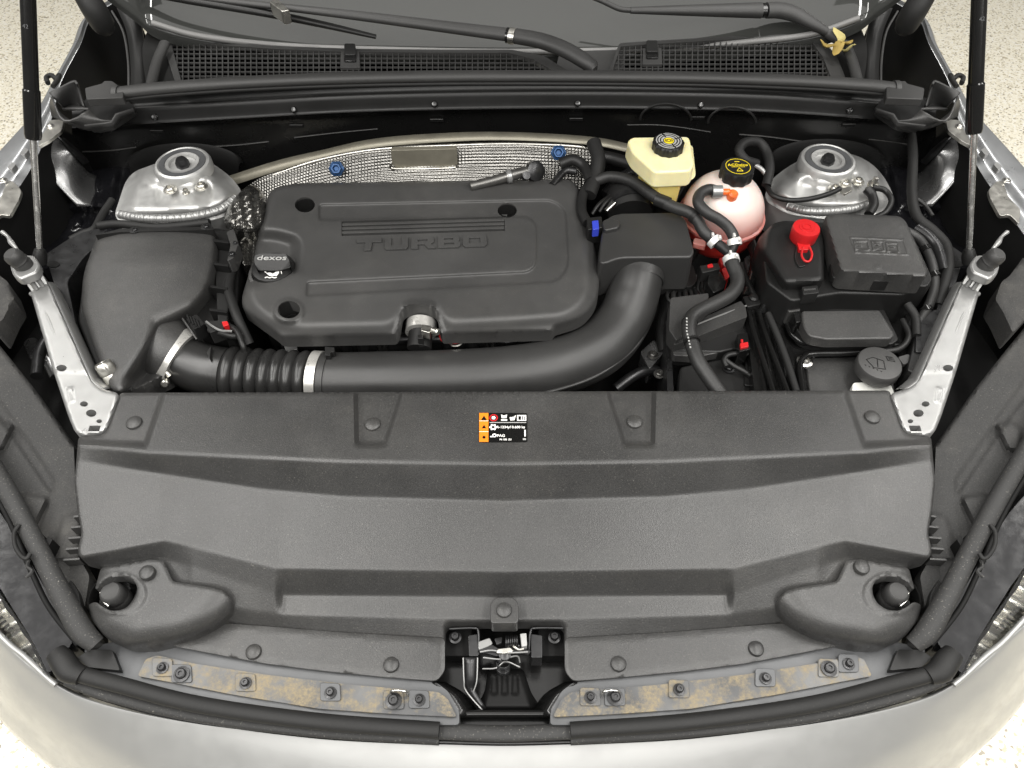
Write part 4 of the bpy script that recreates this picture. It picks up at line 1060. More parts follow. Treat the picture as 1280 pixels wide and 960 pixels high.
# blue locking tab connector
bc = thing('sensor_plug', 'small black sensor plug with a blue lock at the engine cover corner', 'connector', Z(742, 282, .93))
prism('body', rnd([(733, 272), (752, 270), (754, 284), (735, 287)], 2), .962, .93, M_black, bc, bevel=.0015)
prism('lock_tab', rnd([(740, 276), (748, 275), (749, 286), (741, 287)], 1), .966, .95, M_blue, bc, bevel=.001)
tube('cable', [Z(734, 279, .95), Z(727, 262, .95), Z(730, 240, .945), Z(744, 222, .94), Z(742, 205, .93)], .0085, M_rubber, bc, seg=12)

# ================================================================== bellows hose
bh = thing('bellows_hose', 'corrugated shiny black rubber hose between airbox and intake duct', 'hose', Z(320, 465, .82))
bp_ = [(222, 446, .880), (238, 455, .872), (256, 462, .866), (275, 466, .862), (300, 469, .860), (340, 472, .858), (380, 474, .858), (408, 476, .858)]
pw = [Z(*p) for p in bp_]
L0 = sum((pw[i + 1] - pw[i]).length for i in range(len(pw) - 1))
def ribs(x):
    s0, s1 = L0 * .34, L0 * .90
    if x < s0 or x > s1: return .985
    ph = (x - s0) / (s1 - s0) * 7
    return 1.0 + .105 * (abs(math.sin(math.pi * ph)) ** .6 - .6) * 1.9
M_bellows = plastic('bellows_rubber', .020, .30, .06, 500, dust=.06)
tube('bellows', pw, [.041, .041, .041, .0415, .0415, .042, .042, .042], M_bellows, bh, seg=48, mod=ribs)
d_ = (pw[-1] - pw[-2]).normalized()
tube('duct_clamp', [pw[-1] - d_ * .021, pw[-1] - d_ * .006], .0462, M_band, bh, seg=48, smooth_path=False, sharp=30)
tube('duct_collar', [pw[-1] - d_ * .004, pw[-1] + d_ * .006], .0462, M_duct, bh, seg=48, smooth_path=False, sharp=30)
prism('clamp_ear', rnd([(406, 433), (418, 434), (418, 440), (413, 440), (413, 444), (406, 444)], 1), .912, .895, M_black, bh, bevel=.001)
e_ = (pw[1] - pw[0]).normalized()
tube('airbox_clamp', [pw[0] - e_ * .006, pw[0] + e_ * .010], .0485, M_band, bh, seg=48, smooth_path=False, sharp=30)
lathe('clamp_screw', [(.006, 0), (.006, .012), (.004, .014), (0, .014)], Z(207, 477, .885), M_zinc, bh, seg=14, axis=(.3, -.8, .5))
lathe('clamp_screw', [(.0045, 0), (.0045, .010), (0, .010)], Z(212, 470, .888), M_zinc, bh, seg=14, axis=(-.5, .3, .6))
prism('position_mark', [(258, 440), (264, 432), (262, 448)], .911, .900, M_bellows, bh, bevel=.0008)

# ================================================================== air filter box
ab = thing('airbox', 'bulky black plastic air filter housing beside the engine cover', 'air filter box', Z(180, 380, .80))
ah = HM(90, 280, 300, 500, .958)
ah.h -= .00010 * np.clip(ah.V - 330, 0, 200)
# faces: gentle crown, the right part falls away to the ribbed base, the front dips under the outlet
ah.h -= .050 * sstep((sdf([(268, 270), (330, 270), (330, 500), (150, 500), (152, 470), (196, 404), (236, 384), (252, 366), (262, 330)], ah.U, ah.V)) / 26.0)
ah.h -= .0000022 * (ah.U - 190) ** 2
ah.add([(196, 404), (240, 384), (262, 360), (280, 400), (240, 440), (180, 470)], -.012, 20)
ah.blur(2.5)
aout = rnd([(122, 293, 8), (150, 289), (262, 287, 8), (272, 292, 6), (276, 330), (272, 396), (250, 430), (210, 470), (160, 490, 8), (140, 490, 8), (120, 440, 20), (101, 385, 12), (104, 342, 14)], 8)
relief('lid', aout, ah, M_box, ab, step=3, skirt=.030, edge=(8, .008))
prism('base', rnd([(112, 290), (278, 284), (300, 300), (296, 400), (262, 404), (200, 420), (150, 480), (132, 490), (96, 400)], 8), .905, .74, M_black, ab, bevel=.004)
prism('rim_back', rnd([(118, 294), (150, 286), (266, 283), (268, 287), (150, 290)], 2), .957, .92, M_black, ab, bevel=.001)
for u, v in ((169, 288), (258, 284)):
    lathe('lid_boss', [(.009, -.03), (.009, .002), (.006, .003), (0, .003)], Z(u, v, .955), M_black, ab, seg=20)
    bolt('lid_screw', u, v, .957, .0038, M_dark_steel, ab, hexed=True, h=.004)
prism('rib_column', rnd([(266, 290), (290, 286), (296, 300), (290, 340), (284, 402), (272, 402)], 3), .925, .86, M_black, ab, bevel=.002)
for k in range(4):
    a, b = 268 - k * .8, 300 + k * 29
    prism('rib', [(a - 4, b - 2), (a + 18, b + 1), (a + 18, b + 4), (a - 4, b + 1)], .944 - k * .004, .90, M_blackm, ab, bevel=.0007)
prism('side_flange', rnd([(283, 290), (292, 286), (298, 304), (292, 322), (284, 326), (288, 306)], 2), .948, .92, M_box, ab, bevel=.001)
bolt('lid_screw', 290, 318, .948, .0042, M_dark_steel, ab, hexed=True, h=.004)
bolt('lid_screw', 294, 304, .948, .0028, M_dark_steel, ab, hexed=True, h=.003)
tube('outlet_elbow', [Z(188, 414, .892), Z(198, 428, .891), Z(210, 439, .888), Z(225, 448, .880)], [.046, .050, .0490, .0440], M_box, ab, seg=44)
tube('outlet_shoulder', [Z(168, 452, .880), Z(186, 430, .882), Z(200, 418, .884)], [.026, .034, .040], M_box, ab, seg=32)
tube('elbow_seam', [Z(228, 398, .928), Z(238, 412, .923), Z(246, 424, .915)], .0018, M_box, ab, seg=8)

# air mass sensor with its plug
ms = thing('airflow_sensor', 'black airflow sensor plug with red lock on the airbox outlet', 'sensor', Z(262, 410, .90))
prism('sensor_body', rnd([(232, 398), (246, 392), (256, 404), (242, 412)], 2), .938, .91, M_blackm, ms, bevel=.0015)
for k in range(4):
    tube('sensor_rib', [Z(234 + 4 * k, 394 + k * 2, .940), Z(238 + 4 * k, 404 + k * 2, .938)], .0018, M_blackm, ms, seg=6)
prism('plug', rnd([(256, 402), (276, 400), (280, 410), (262, 416)], 2), .940, .915, M_black, ms, bevel=.0015)
prism('lock_tab', rnd([(277, 402), (284, 401), (286, 406), (279, 408)], 1), .942, .93, M_red, ms, bevel=.001)
tube('plug_wire', [Z(262, 412, .93), Z(276, 416, .932), Z(292, 420, .93), Z(302, 418, .925)], .005, M_black, ms, seg=10)
tube('plug_wire', [Z(284, 406, .93), Z(296, 414, .935), Z(303, 430, .93), Z(306, 440, .92)], .0045, M_black, ms, seg=10)
tube('bright_clip', [Z(258, 402, .943), Z(266, 408, .945), Z(276, 413, .943), Z(290, 414, .94)], .0018, M_steel, ms, seg=6)
tube('harness', [Z(292, 330, .91), Z(286, 360, .925), Z(290, 378, .93), Z(298, 400, .925), Z(312, 430, .90)], .0075, M_rubber, ms, seg=10)

# ================================================================== service port
sp_ = thing('service_port', 'silver hexagonal service port cap between the support arm and airbox', 'service port', Z(145, 490, .90))
p0, p1 = Z(153, 492, .905), Z(130, 457, .945)
dx = (p1 - p0)
def hexm(t, h): return 1 - .07 * (1 + math.cos(6 * t)) / 2
lathe('neck', [(.0095, -.012), (.0095, .010), (.0115, .011), (.0115, .020), (.009, .022)], p0, M_zinc, sp_, axis=dx, seg=24)
lathe('hex_cap', [(.010, .020), (.0125, .022), (.0125, .032), (.0118, .034), (.0132, .036), (.0132, .050), (.011, .053), (.004, .0535), (.0035, .051), (0, .051)], p0, M_zinc, sp_, axis=dx, seg=36, rmod=hexm)
tube('tether_wire', [Z(153, 490, .92), Z(161, 487, .922), Z(165, 484, .922), Z(164, 489, .922)], .0012, M_black, sp_, seg=6)

# ================================================================== heat shields
hs = thing('heat_shield', 'dimpled aluminium heat shield with blue nuts behind the engine cover', 'heat shield', Y(530, 210, 1.19))
hp = [(292, 238), (330, 214), (400, 192), (470, 178), (560, 173), (640, 171), (700, 174), (742, 178)]
def hsrow(dv, y): return [Y(a, b + dv, y) for a, b in hp]
def foil_sheet(name, rows, mat, parent, pitch=.0088, amp=.0011, nu=700, nv=120):
    A = np.array([[tuple(p) for p in r] for r in rows])                     # rows x points x 3
    S = [np.array(spline(list(r), max(2, nu // (A.shape[1] - 1)))) for r in A]
    G = np.array(spline([s for s in S], max(2, nv // (A.shape[0] - 1))))   # v x u x 3
    du, dv = np.gradient(G, axis=1), np.gradient(G, axis=0)
    N = np.cross(du, dv); N /= np.maximum(np.linalg.norm(N, axis=2, keepdims=True), 1e-9)
    su = np.cumsum(np.linalg.norm(du, axis=2), axis=1); sv = np.cumsum(np.linalg.norm(dv, axis=2), axis=0)
    k = 2 * math.pi / pitch
    h = amp * np.sin((su + sv) * k / 1.414) * np.sin((su - sv) * k / 1.414) + .0010 * np.sin(su * 60) * np.sin(sv * 90 + su * 22)
    G = G + N * h[..., None]
    nv_, nu_ = G.shape[:2]
    idx = np.arange(nv_ * nu_).reshape(nv_, nu_)
    F = np.stack([idx[:-1, :-1], idx[:-1, 1:], idx[1:, 1:], idx[1:, :-1]], -1).reshape(-1, 4)
    return mk(name, G.reshape(-1, 3), F, mat, parent, sharp=0, recalc=False)
M_foil_g = metal('aluminium_foil', (.21, .205, .193), .24, .1, .02, 60, .95)
foil_sheet('foil_panel', [hsrow(6, 1.222), hsrow(11, 1.212), hsrow(20, 1.200), hsrow(36, 1.178), hsrow(60, 1.150)], M_foil_g, hs)
tube('folded_edge', [Y(a, b + 6, 1.215) for a, b in [(342, 213), (400, 194), (470, 181), (560, 176), (640, 174), (720, 177), (734, 183)]], .0032, M_zinc, hs, seg=10)
M_beige = metal('dull_shield_metal', (.24, .225, .18), .45, .08, .05, 30, .5)
loft('top_flange', [[Y(a, b - 1, 1.24) for a, b in [(270, 226), (345, 202), (400, 189), (470, 174), (560, 167), (640, 166), (740, 172), (800, 184)]], [Y(a, b + 8, 1.222) for a, b in [(290, 224), (345, 206), (400, 190), (470, 176), (560, 169), (640, 167), (740, 173), (800, 186)]]], M_beige, hs, n=6, m=1, thick=.002)
tube('flange_edge', [Y(a, b, 1.243) for a, b in [(262, 234), (300, 220), (340, 206), (372, 196)]], .0028, M_zinc, hs, seg=8)
flat = [(488, 188), (571, 186), (572, 207), (564, 210), (496, 211), (490, 205)]
fw = [Y(a, b, 1.180) for a, b in rnd(flat, 3)]
mk('shield_plate', fw + [p + Vector((0, .01, 0)) for p in fw], [tuple(range(len(fw)))] + [(i, (i + 1) % len(fw), len(fw) + (i + 1) % len(fw), len(fw) + i) for i in range(len(fw))], M_beige, hs, bevel=.0008)
tube('plate_edge', [Y(a, b, 1.177) for a, b in [(489, 205), (495, 211), (564, 210), (571, 206)]], .0024, M_zinc, hs, seg=8)
for u, v in ((421, 211), (698, 191)):
    p = Y(u, v, 1.182)
    lathe('blue_nut', [(.0135, 0), (.0135, .003), (.010, .005), (.0085, .009), (.006, .009), (.004, .004), (0, .004)], p, M_bluepaint, hs, axis=(0, -.75, .65), seg=24, rmod=lambda t, h: 1 + .06 * math.cos(6 * t))
fb = thing('foil_sleeve', 'crumpled silver foil sleeve between airbox and engine cover', 'foil sleeve', Z(305, 270, .88))
fh = HM(270, 220, 345, 340, .93); fh.add(ell(304, 262, 30, 34), .03, 40); fh.h += .004 * np.sin(fh.U * .5 + fh.V * .3) * np.sin(fh.V * .37); fh.blur(1.2); fh.h += .0010 * np.sin((fh.U + fh.V) * .80) * np.sin((fh.U - fh.V) * .72)
relief('upper_sleeve', rnd([(278, 274), (290, 250), (304, 236), (314, 230), (330, 240), (334, 262), (326, 288), (310, 292), (284, 286)], 8), fh, M_foil_g, fb, step=1.15, skirt=.03, edge=(8, .012))
fh2 = HM(270, 270, 345, 350, .915); fh2.h += .004 * np.sin(fh2.U * .4) + .0010 * np.sin((fh2.U + fh2.V) * .8) * np.sin((fh2.U - fh2.V) * .72)
relief('lower_sleeve', rnd([(284, 284), (312, 288), (322, 300), (318, 330), (306, 336), (294, 316)], 6), fh2, M_foil_g, fb, step=1.15, skirt=.04, edge=(6, .008))

# metal pipe and clutter behind the cover
M_dull = metal('dull_steel', (.14, .137, .13), .36, .1, .05, 60, .8)
mp_ = thing('metal_pipe', 'dull steel pipe with a bolted end running behind the engine cover', 'pipe', Z(620, 226, .93))
tube('pipe', [Z(588, 233, .952), Z(616, 226, .955), Z(640, 219,   .958), Z(660, 214, .958)], [.0085, .0085, .0095, .0095], M_dull, mp_, seg=18)
lathe('pipe_collar', [(.012, 0), (.012, .006), (.010, .008), (.010, -.002)], Z(634, 221, .957), M_steel, mp_, axis=(1, .3, 0), seg=20)
lathe('end_flange', [(.018, -.004), (.018, .006), (.010, .010), (0, .010)], Z(668, 214, .955), M_dark_steel, mp_, axis=(.5, -.6, .5), seg=24)
lathe('end_nut', [(.007, 0), (.007, .012), (0, .013)], Z(656, 221, .962), M_dark_steel, mp_, axis=(.2, -.5, .6), seg=12)

# ================================================================== brake fluid reservoir
br = thing('brake_reservoir', 'cream translucent brake fluid reservoir with a black screw cap', 'reservoir', Z(832, 235, .93))
up = [(784, 176, 5), (790, 171, 5), (862, 170, 6), (868, 205, 6), (863, 213, 5), (818, 215, 6), (790, 190, 6)]
prism('upper_tank', rnd(up, 5), 1.022, .990, M_cream, br, bevel=.005, taper=.03, seg=4)
prism('tank_seam', rnd([(783, 189, 4), (785, 184), (866, 181), (870, 219, 5), (864, 224, 4), (817, 226, 5)], 4), .9925, .9885, M_cream, br, bevel=.0015)
prism('lower_tank', rnd([(797, 206), (810, 198), (856, 198), (852, 231, 5), (822, 233, 5)], 5), .990, .945, M_creamd, br, bevel=.004, taper=-.06, seg=4)
prism('mount_shelf', rnd([(776, 206), (800, 200), (862, 222), (846, 252), (806, 246)], 4), .93, .86, M_black, br, bevel=.003)
bc0 = Z(834, 187, 1.020)
def scal(nn, a): return lambda t, h: 1 + a * math.cos(nn * t)
cap = lathe('cap', [(.0255, 0), (.0262, .003), (.0262, .014), (.0240, .017), (.0225, .017), (0, .017)], bc0, M_black, br, seg=96, rmod=scal(12, .03))
lathe('print_disc', [(.0215, .0172), (.0215, .0176), (.0098, .0176), (.0098, .0172)], bc0, M_grey_print, cap, seg=48)
for rr in (.0185, .0140):
    lathe('print_ring', [(rr + .0009, .0178), (rr + .0009, .0180), (rr - .0009, .0180), (rr - .0009, .0178)], bc0, M_gloss, cap, seg=48)
for k in range(4):
    a = k * math.pi / 2 + .4
    boxw('print_gap', bc0 + Vector((math.cos(a) * .0162, math.sin(a) * .0162, .0178)), (.011, .0022, .0006), M_gloss, cap, bevel=0, rot=Matrix.Rotation(a, 3, 'Z'))
lathe('yellow_symbol', [(.0082, .0172), (.0082, .0177), (0, .0177)], bc0, M_yellow, cap, seg=36)
lathe('symbol_ring', [(.0042, .0178), (.0042, .0180), (.0026, .0180), (.0026, .0178)], bc0, M_gloss, cap, seg=24)
for s in (-1, 1):
    tube('symbol_bracket', [bc0 + Vector((s * .0045, .004, .0181)), bc0 + Vector((s * .006, 0, .0181)), bc0 + Vector((s * .0045, -.004, .0181))], .0005, M_gloss, cap, seg=6)

# ================================================================== coolant expansion tank
ct = thing('coolant_tank', 'round milky pink coolant tank with red coolant at the bottom', 'coolant tank', Z(902, 310, .86))
c0 = Z(902, 268, .925)
prof = [(.0705 * math.cos(a), .004 + .074 * math.sin(a)) for a in np.linspace(0, math.radians(72), 16)] + [(.019, .0765), (.019, .080)]
lathe('upper_shell', prof, c0, M_tank, ct, seg=64)
lathe('mould_seam', [(.070, -.004), (.0745, -.003), (.0745, .002), (.070, .004)], c0, M_tank, ct, seg=64)
prof = [(.045, -.062), (.058, -.050), (.067, -.030), (.0705, -.004)]
lathe('lower_shell', prof, c0, M_coolant, ct, seg=64)
prism('seam_tab', rnd([(868, 297), (882, 300), (882, 308), (866, 304)], 2), .935, .925, M_tank, ct, bevel=.001)
k0 = c0 + Vector((.007, .004, .0745))
ccap = lathe('cap', [(.026, 0), (.0275, .003), (.0275, .018), (.0262, .0215), (.022, .0225), (0, .0225)], k0, M_black, ct, seg=96, rmod=lambda t, h: 1 + (.035 if h < .02 else .0) * math.cos(10 * t))
lathe('print_ring', [(.0205, .0226), (.0205, .0229), (.0196, .0229), (.0196, .0226)], k0, M_yellow, ccap, seg=48)
text('cap_text', 'ACDelco', .0080, k0 + Vector((0, .0035, .0228)), (1, 0, 0), (0, 1, 0), M_yellow, ccap, .0002, sx=1.1, bold=.00008)
tri = [k0 + Vector((x, y, .0227)) for x, y in ((-.004, -.0125), (.006, -.0125), (.001, -.004))]
for i in range(3): tube('warning_triangle', [tri[i], tri[(i + 1) % 3]], .00055, M_yellow, ccap, seg=6, smooth_path=False)
tube('print_line', [k0 + Vector((-.004, .0125, .0228)), k0 + Vector((.004, .0125, .0228))], .0006, M_yellow, ccap, seg=6)
tube('print_line', [k0 + Vector((-.011, -.0015, .0228)), k0 + Vector((.011, -.0015, .0228))], .0004, M_yellow, ccap, seg=6)
n0 = Z(913, 249, .985)
lathe('orange_nozzle', [(.0085, -.012), (.0088, .008), (.008, .016), (.005, .019), (0, .0195)], n0, M_orange_nip, ct, axis=(.05, -.25, .9), seg=24)
tube('nozzle_spout', [Z(912, 240, .998), Z(897, 240, .998)], .0055, M_orange_nip, ct, seg=14)
prism('side_bracket', rnd([(858, 290), (872, 286), (878, 300), (870, 312), (856, 306)], 3), .905, .87, M_black, ct, bevel=.002)

# ================================================================== coolant hoses
def hose(label, pts, r, cat='hose', seg=18, rings=()):
    t = thing('coolant_hose', label, cat, Z(*pts[-1]))
    tube('hose', [Z(*p) for p in pts], r, M_hose, t, seg=seg, n=10)
    return t
M_hose = plastic('woven_hose_rubber', .018, .50, .5, 420, dust=.10)
def spring_clamp(par, u, v, z, ax, r):
    p = Z(u, v, z)
    lathe('hose_clamp', [(r * 1.03, -.005), (r * 1.16, -.005), (r * 1.16, .005), (r * 1.03, .005)], p, M_white_metal, par, axis=ax, seg=28)
    x, y, d = frame_of(ax)
    for s in (-1, 1):
        boxw('clamp_ear', p + Vector((s * r * .35, -r * .2, r * 1.25)) + d * (s * .003), (.004, .007, .006), M_white_metal, par, bevel=.0008)
M_white_metal = metal('pale_clamp', (.80, .79, .77), .38, .05, .1, 90, .4)
h1 = hose('thick black hose running from behind the engine across to the tee', [(744, 226, .955), (764, 221, .965), (790, 227, .972), (818, 246, .975), (840, 258, .975), (862, 266, .975), (872, 276, .970), (880, 290, .962), (892, 300, .955)], .0098)
lathe('hose_sleeve', [(.0112, -.012), (.0112, .012), (.010, .012), (.010, -.012)], Z(828, 252, .975), M_black, h1, axis=(.8, -.5, 0), seg=20)
lathe('hose_ring', [(.0122, -.004), (.0122, .004), (.010, .004), (.010, -.004)], Z(869, 271, .972), M_black, h1, axis=(.5, -.6, -.1), seg=20)
spring_clamp(h1, 893, 302, .955, (.6, -.7, -.3), .0105)
h2 = hose('black hose looping off the orange nozzle on the coolant tank', [(898, 240, .998), (886, 237, 1.000), (875, 243, .999), (873, 254, .996), (884, 266, .990), (898, 274, .982), (910, 284, .972), (917, 296, .962), (918, 304, .956)], .0092)
lathe('hose_clamp', [(.0095, -.008), (.0104, -.008), (.0104, .008), (.0095, .008)], Z(896, 239.5, .999), M_steel, h2, axis=(1, 0, 0), seg=24)
spring_clamp(h2, 918, 303, .956, (.1, -.7, -.5), .0100)
te = thing('hose_tee', 'black plastic tee that joins three coolant hoses', 'connector', Z(910, 312, .94))
tube('branch', [Z(896, 304, .953), Z(904, 310, .95), Z(911, 316, .948)], .0082, M_black, te, seg=16)
tube('branch', [Z(918, 304, .955), Z(915, 311, .95), Z(911, 317, .947)], .0082, M_black, te, seg=16)
tube('branch', [Z(911, 314, .948), Z(913, 322, .944)], .0085, M_black, te, seg=16)
h3 = hose('long black hose snaking from the tee down to the radiator cover', [(913, 320, .944), (916, 332, .940), (921, 345, .936), (921, 357, .934), (912, 369, .934), (894, 379, .935), (874, 389, .936), (864, 398, .936), (861, 412, .935), (865, 430, .930), (873, 452, .925), (886, 472, .918), (902, 494, .910)], .0112)
spring_clamp(h3, 914, 325, .943, (.1, -.8, -.2), .0115)
for u, v, ax in ((862, 403, (-.1, -1, 0)), (865, 427, (.15, -1, 0))):
    lathe('hose_tie', [(.0124, -.002), (.0124, .002), (.011, .002), (.011, -.002)], Z(u, v, .934), M_black, h3, axis=ax, seg=20)
for k in range(10):
    v = 398 + 4.0 * k
    boxw('printed_mark', Z(858.5 + max(0, k - 4) * .9, v, .9465), (.0022, .0030, .0006), M_grey_print, h3, bevel=0)

# ================================================================== fuse box
fbx = thing('fuse_box', 'black under-bonnet fuse box with latched lid beside the coolant tank', 'fuse box', Z(1060, 360, .84))
prism('base', rnd([(952, 300), (972, 282), (1032, 276), (1132, 276), (1166, 356), (1130, 368), (1050, 366), (990, 376), (958, 352)], 6), .950, .82, M_black, fbx, bevel=.004)
lh_ = HM(1015, 255, 1180, 370, .992)
lido = rnd([(1030, 271, 5), (1044, 267, 4), (1124, 270, 8), (1132, 276, 5), (1160, 341, 6), (1157, 347, 4), (1056, 341, 6), (1050, 338, 5)], 5)
for a, b, c, d in ((1066, 300, 1085, 312), (1088, 301, 1104, 313), (1106, 303, 1122, 315)):
    lh_.add([(a + 1, b), (c, b + .5), (c + 2.5, d + 1), (a + 3, d)], .0017, 1.6); lh_.add([(a + 2.6, b + 1.6), (c - 1, b + 2.1), (c + 1.0, d - .6), (a + 4.2, d - 1.6)], -.0017, 1.6)
for a, b in ((1074, 306), (1096, 305), (1096, 310), (1115, 308)): lh_.add(ell(a, b, 4, 1.6), .0017, 1.4)
lh_.add([(1062, 296), (1130, 299), (1136, 319), (1069, 316)], .0011, 1.4); lh_.add([(1063.5, 297.5), (1128.5, 300.5), (1134, 317.5), (1070.5, 314.5)], -.0011, 1.4)
for k in range(4): lh_.add(ell(1118 + (k % 2) * 8, 278 + 5 * k, 2.5, 1), .0007, 1.4)
lh_.add([(1093, 331), (1101, 331), (1102, 336), (1094, 336)], .0006, 1.4)
lid = relief('lid', lido, lh_, M_box, fbx, step=2, skirt=.034, edge=(4, .004), fine=[([(1058, 292), (1140, 294), (1142, 322), (1060, 320)], 1.0)], label='grained fuse box lid with embossed diagram')
prism('lid_skirt', rnd([(1034, 284), (1136, 282), (1166, 348), (1160, 358), (1056, 352), (1040, 346)], 5), .968, .955, M_black, fbx, bevel=.002)
prism('latch', rnd([(1090, 338), (1119, 339), (1120, 352), (1092, 351)], 2), .976, .955, M_black, fbx, bevel=.0015)
prism('latch_bar', rnd([(1094, 341), (1115, 342), (1116, 344), (1094, 343)], .6), .9785, .972, M_box, fbx, bevel=.0006)
prism('latch', rnd([(1060, 268), (1076, 268), (1077, 274), (1061, 274)], 2), .990, .97, M_gloss, fbx, bevel=.001)
l2 = HM(940, 265, 1050, 380, .975)
side = rnd([(946, 300, 10), (966, 279, 8), (980, 276, 4), (1024, 277, 4), (1030, 300), (1030, 352, 5), (986, 362, 8), (974, 352, 10), (948, 314, 8)], 6)
d_ = sdf([(966, 270), (1040, 270), (1040, 348), (984, 350), (960, 310)], l2.U, l2.V)
l2.h -= .030 * sstep(-d_ / 20.0)
l2.blur(1.5)
relief('terminal_lid', side, l2, M_black, fbx, step=3, skirt=.045, edge=(6, .006), label='smooth black side lid under the red cap')
prism('terminal_latch', rnd([(1002, 358), (1022, 356), (1024, 366), (1004, 368)], 2), .962, .94, M_black, fbx, bevel=.001)
prism('latch_bar', rnd([(1005, 361), (1020, 360), (1020, 362), (1005, 363)], .6), .964, .958, M_box, fbx, bevel=.0005)
rcap = thing('terminal_cap', 'bright red jump-start terminal cap on the fuse box', 'terminal cap', Z(1004, 295, .98))
r0 = Z(1005, 293, .985)
lathe('cap', [(.019, -.010), (.0205, -.008), (.0215, .010), (.0205, .014), (.012, .0145), (.0115, .0155), (0, .0155)], r0, M_red, rcap, seg=48)
lathe('cap_dimple', [(.0075, .0155), (.0075, .0165), (.006, .0165), (.006, .0155)], r0, M_red, rcap, seg=32)
prism('cap_tongue', rnd([(996, 302), (1014, 302), (1011, 312), (999, 312)], 2), .982, .974, M_red, rcap, bevel=.001)
tube('strap', [Z(1004, 309, .982), Z(1002, 319, .981), Z(1006, 326, .980), Z(1012, 326, .980), Z(1015, 318, .981), Z(1012, 309, .983)], .0018, M_red, rcap, seg=10)
tube('moulded_loop', [Z(997, 306, .978), Z(994, 322, .9765), Z(999, 333, .9765), Z(1006, 332, .9765)], .0012, M_black, fbx, seg=8)

# ================================================================== battery with its small relay box, in a glossy tray
bt = thing('battery', 'black battery in a glossy tray with hold-down under the fuse box', 'battery', Z(1030, 450, .75))
th_ = HM(910, 370, 1160, 500, .893)
th_.add(rnd([(976, 384), (1130, 384), (1130, 434), (1000, 434), (984, 424)], 8), -.012, 6)
th_.add(rnd([(1002, 444), (1120, 440), (1130, 500), (1008, 500)], 8), -.016, 6)
for a in (940, 950, 962): th_.add([(a - 3, 380), (a + 2, 380), (a + 22, 500), (a + 15, 500)], .006, 4)
relief('tray', rnd([(930, 384), (960, 372), (1136, 376), (1142, 430), (1124, 496), (944, 496)], 6), th_, M_gloss, bt, step=2.8, skirt=.10)
prism('case', rnd([(1006, 447), (1112, 444), (1120, 492), (1012, 492)], 4), .880, .76, M_box, bt, bevel=.003)
tube('tray_rim', [Z(a, b, .899) for a, b in [(1130, 432), (1060, 432), (1012, 430), (992, 420), (984, 404), (980, 386)]], .0050, M_gloss, bt, seg=12)
tube('tray_rim', [Z(a, b, .899) for a, b in [(1004, 492), (1000, 460), (1004, 448), (1016, 442), (1060, 441), (1118, 438)]], .0050, M_gloss, bt, seg=12)
tube('tray_rim', [Z(a, b, .903) for a, b in [(948, 388), (958, 420), (974, 462), (986, 494)]], .0042, M_gloss, bt, seg=12)
tube('tray_rim', [Z(a, b, .903) for a, b in [(936, 390), (944, 420), (958, 462), (968, 494)]], .0042, M_gloss, bt, seg=12)
lathe('tray_eyelet', [(.012, 0), (.012, .004), (.008, .005), (.007, .001), (.003, .001)], Z(1005, 453, .896), M_chrome, bt, seg=24)
rb_ = thing('relay_box', 'flat grained black relay box lid on the battery tray', 'relay box', Z(1050, 410, .89))
prism('lid', rnd([(1002, 388, 4), (1100, 387, 4), (1119, 418, 4), (1114, 423, 3), (1034, 424, 4), (1012, 420, 6), (1004, 408, 6)], 4), .936, .915, M_box, rb_, bevel=.003)
prism('base', rnd([(986, 390, 6), (1006, 384), (1104, 384), (1124, 424, 4), (1116, 430, 4), (1030, 430, 6), (1000, 420, 10)], 5), .914, .89, M_black, rb_, bevel=.002)
prism('clip', rnd([(992, 390), (1002, 389), (1004, 402), (995, 403)], 2), .930, .905, M_gloss, rb_, bevel=.001)
prism('clip_window', rnd([(983, 382), (998, 380), (1001, 388), (986, 390)], 2), .928, .90, M_box, rb_, bevel=.001)

# ================================================================== control unit box with clipped harness
cu = thing('control_unit', 'black boxy control unit with a red-locked plug beneath the long hose', 'control unit', Z(880, 440, .80))
prism('top_box', rnd([(838, 372, 3), (886, 366, 3), (884, 392), (846, 426, 3), (836, 412, 3)], 3), .912, .88, M_box, cu, bevel=.003)
prism('cover_wedge', rnd([(846, 412), (926, 376, 2), (932, 384, 2), (934, 396, 2), (842, 432, 2)], 3), lambda U, V: .916 if V < 400 else .902, .88, M_box, cu, bevel=.002)
tube('cover_edge', [Z(846, 416, .908), Z(890, 398, .911), Z(933, 382, .914)], .0014, M_steel, cu, seg=6)
prism('mid_box', rnd([(838, 424), (900, 402), (936, 404), (944, 430), (900, 440), (842, 438)], 3), .888, .85, M_black, cu, bevel=.003)
prism('shelf', rnd([(840, 432), (920, 430), (922, 436), (872, 446), (842, 444)], 3), .886, .87, M_box, cu, bevel=.0015)
prism('lower_box', rnd([(850, 458), (900, 448), (926, 452), (962, 484), (964, 496), (848, 496)], 5), .868, .78, M_black, cu, bevel=.005)
prism('side_plate', rnd([(936, 400), (946, 402), (968, 484), (930, 482)], 4), .872, .80, M_black, cu, bevel=.003)
prism('plug', rnd([(921, 418), (934, 415), (938, 436), (924, 440)], 2), .905, .87, M_gloss, cu, bevel=.0015)
prism('lock_tab', rnd([(925, 429), (935, 427), (936, 433), (926, 435)], 1), .909, .90, M_red, cu, bevel=.001)
prism('lock_tab', rnd([(926, 424), (929, 424), (929, 428), (927, 428)], .6), .909, .90, M_red, cu, bevel=.0006)
tube('wire', [Z(934, 442, .89), Z(920, 442, .892), Z(910, 444, .89), Z(905, 450, .888), Z(908, 458, .885)], .0042, M_black, cu, seg=10)
tube('wire', [Z(907, 450, .888), Z(918, 458, .884), Z(936, 468, .878), Z(950, 482, .872), Z(958, 496, .868)], .0042, M_black, cu, seg=10)
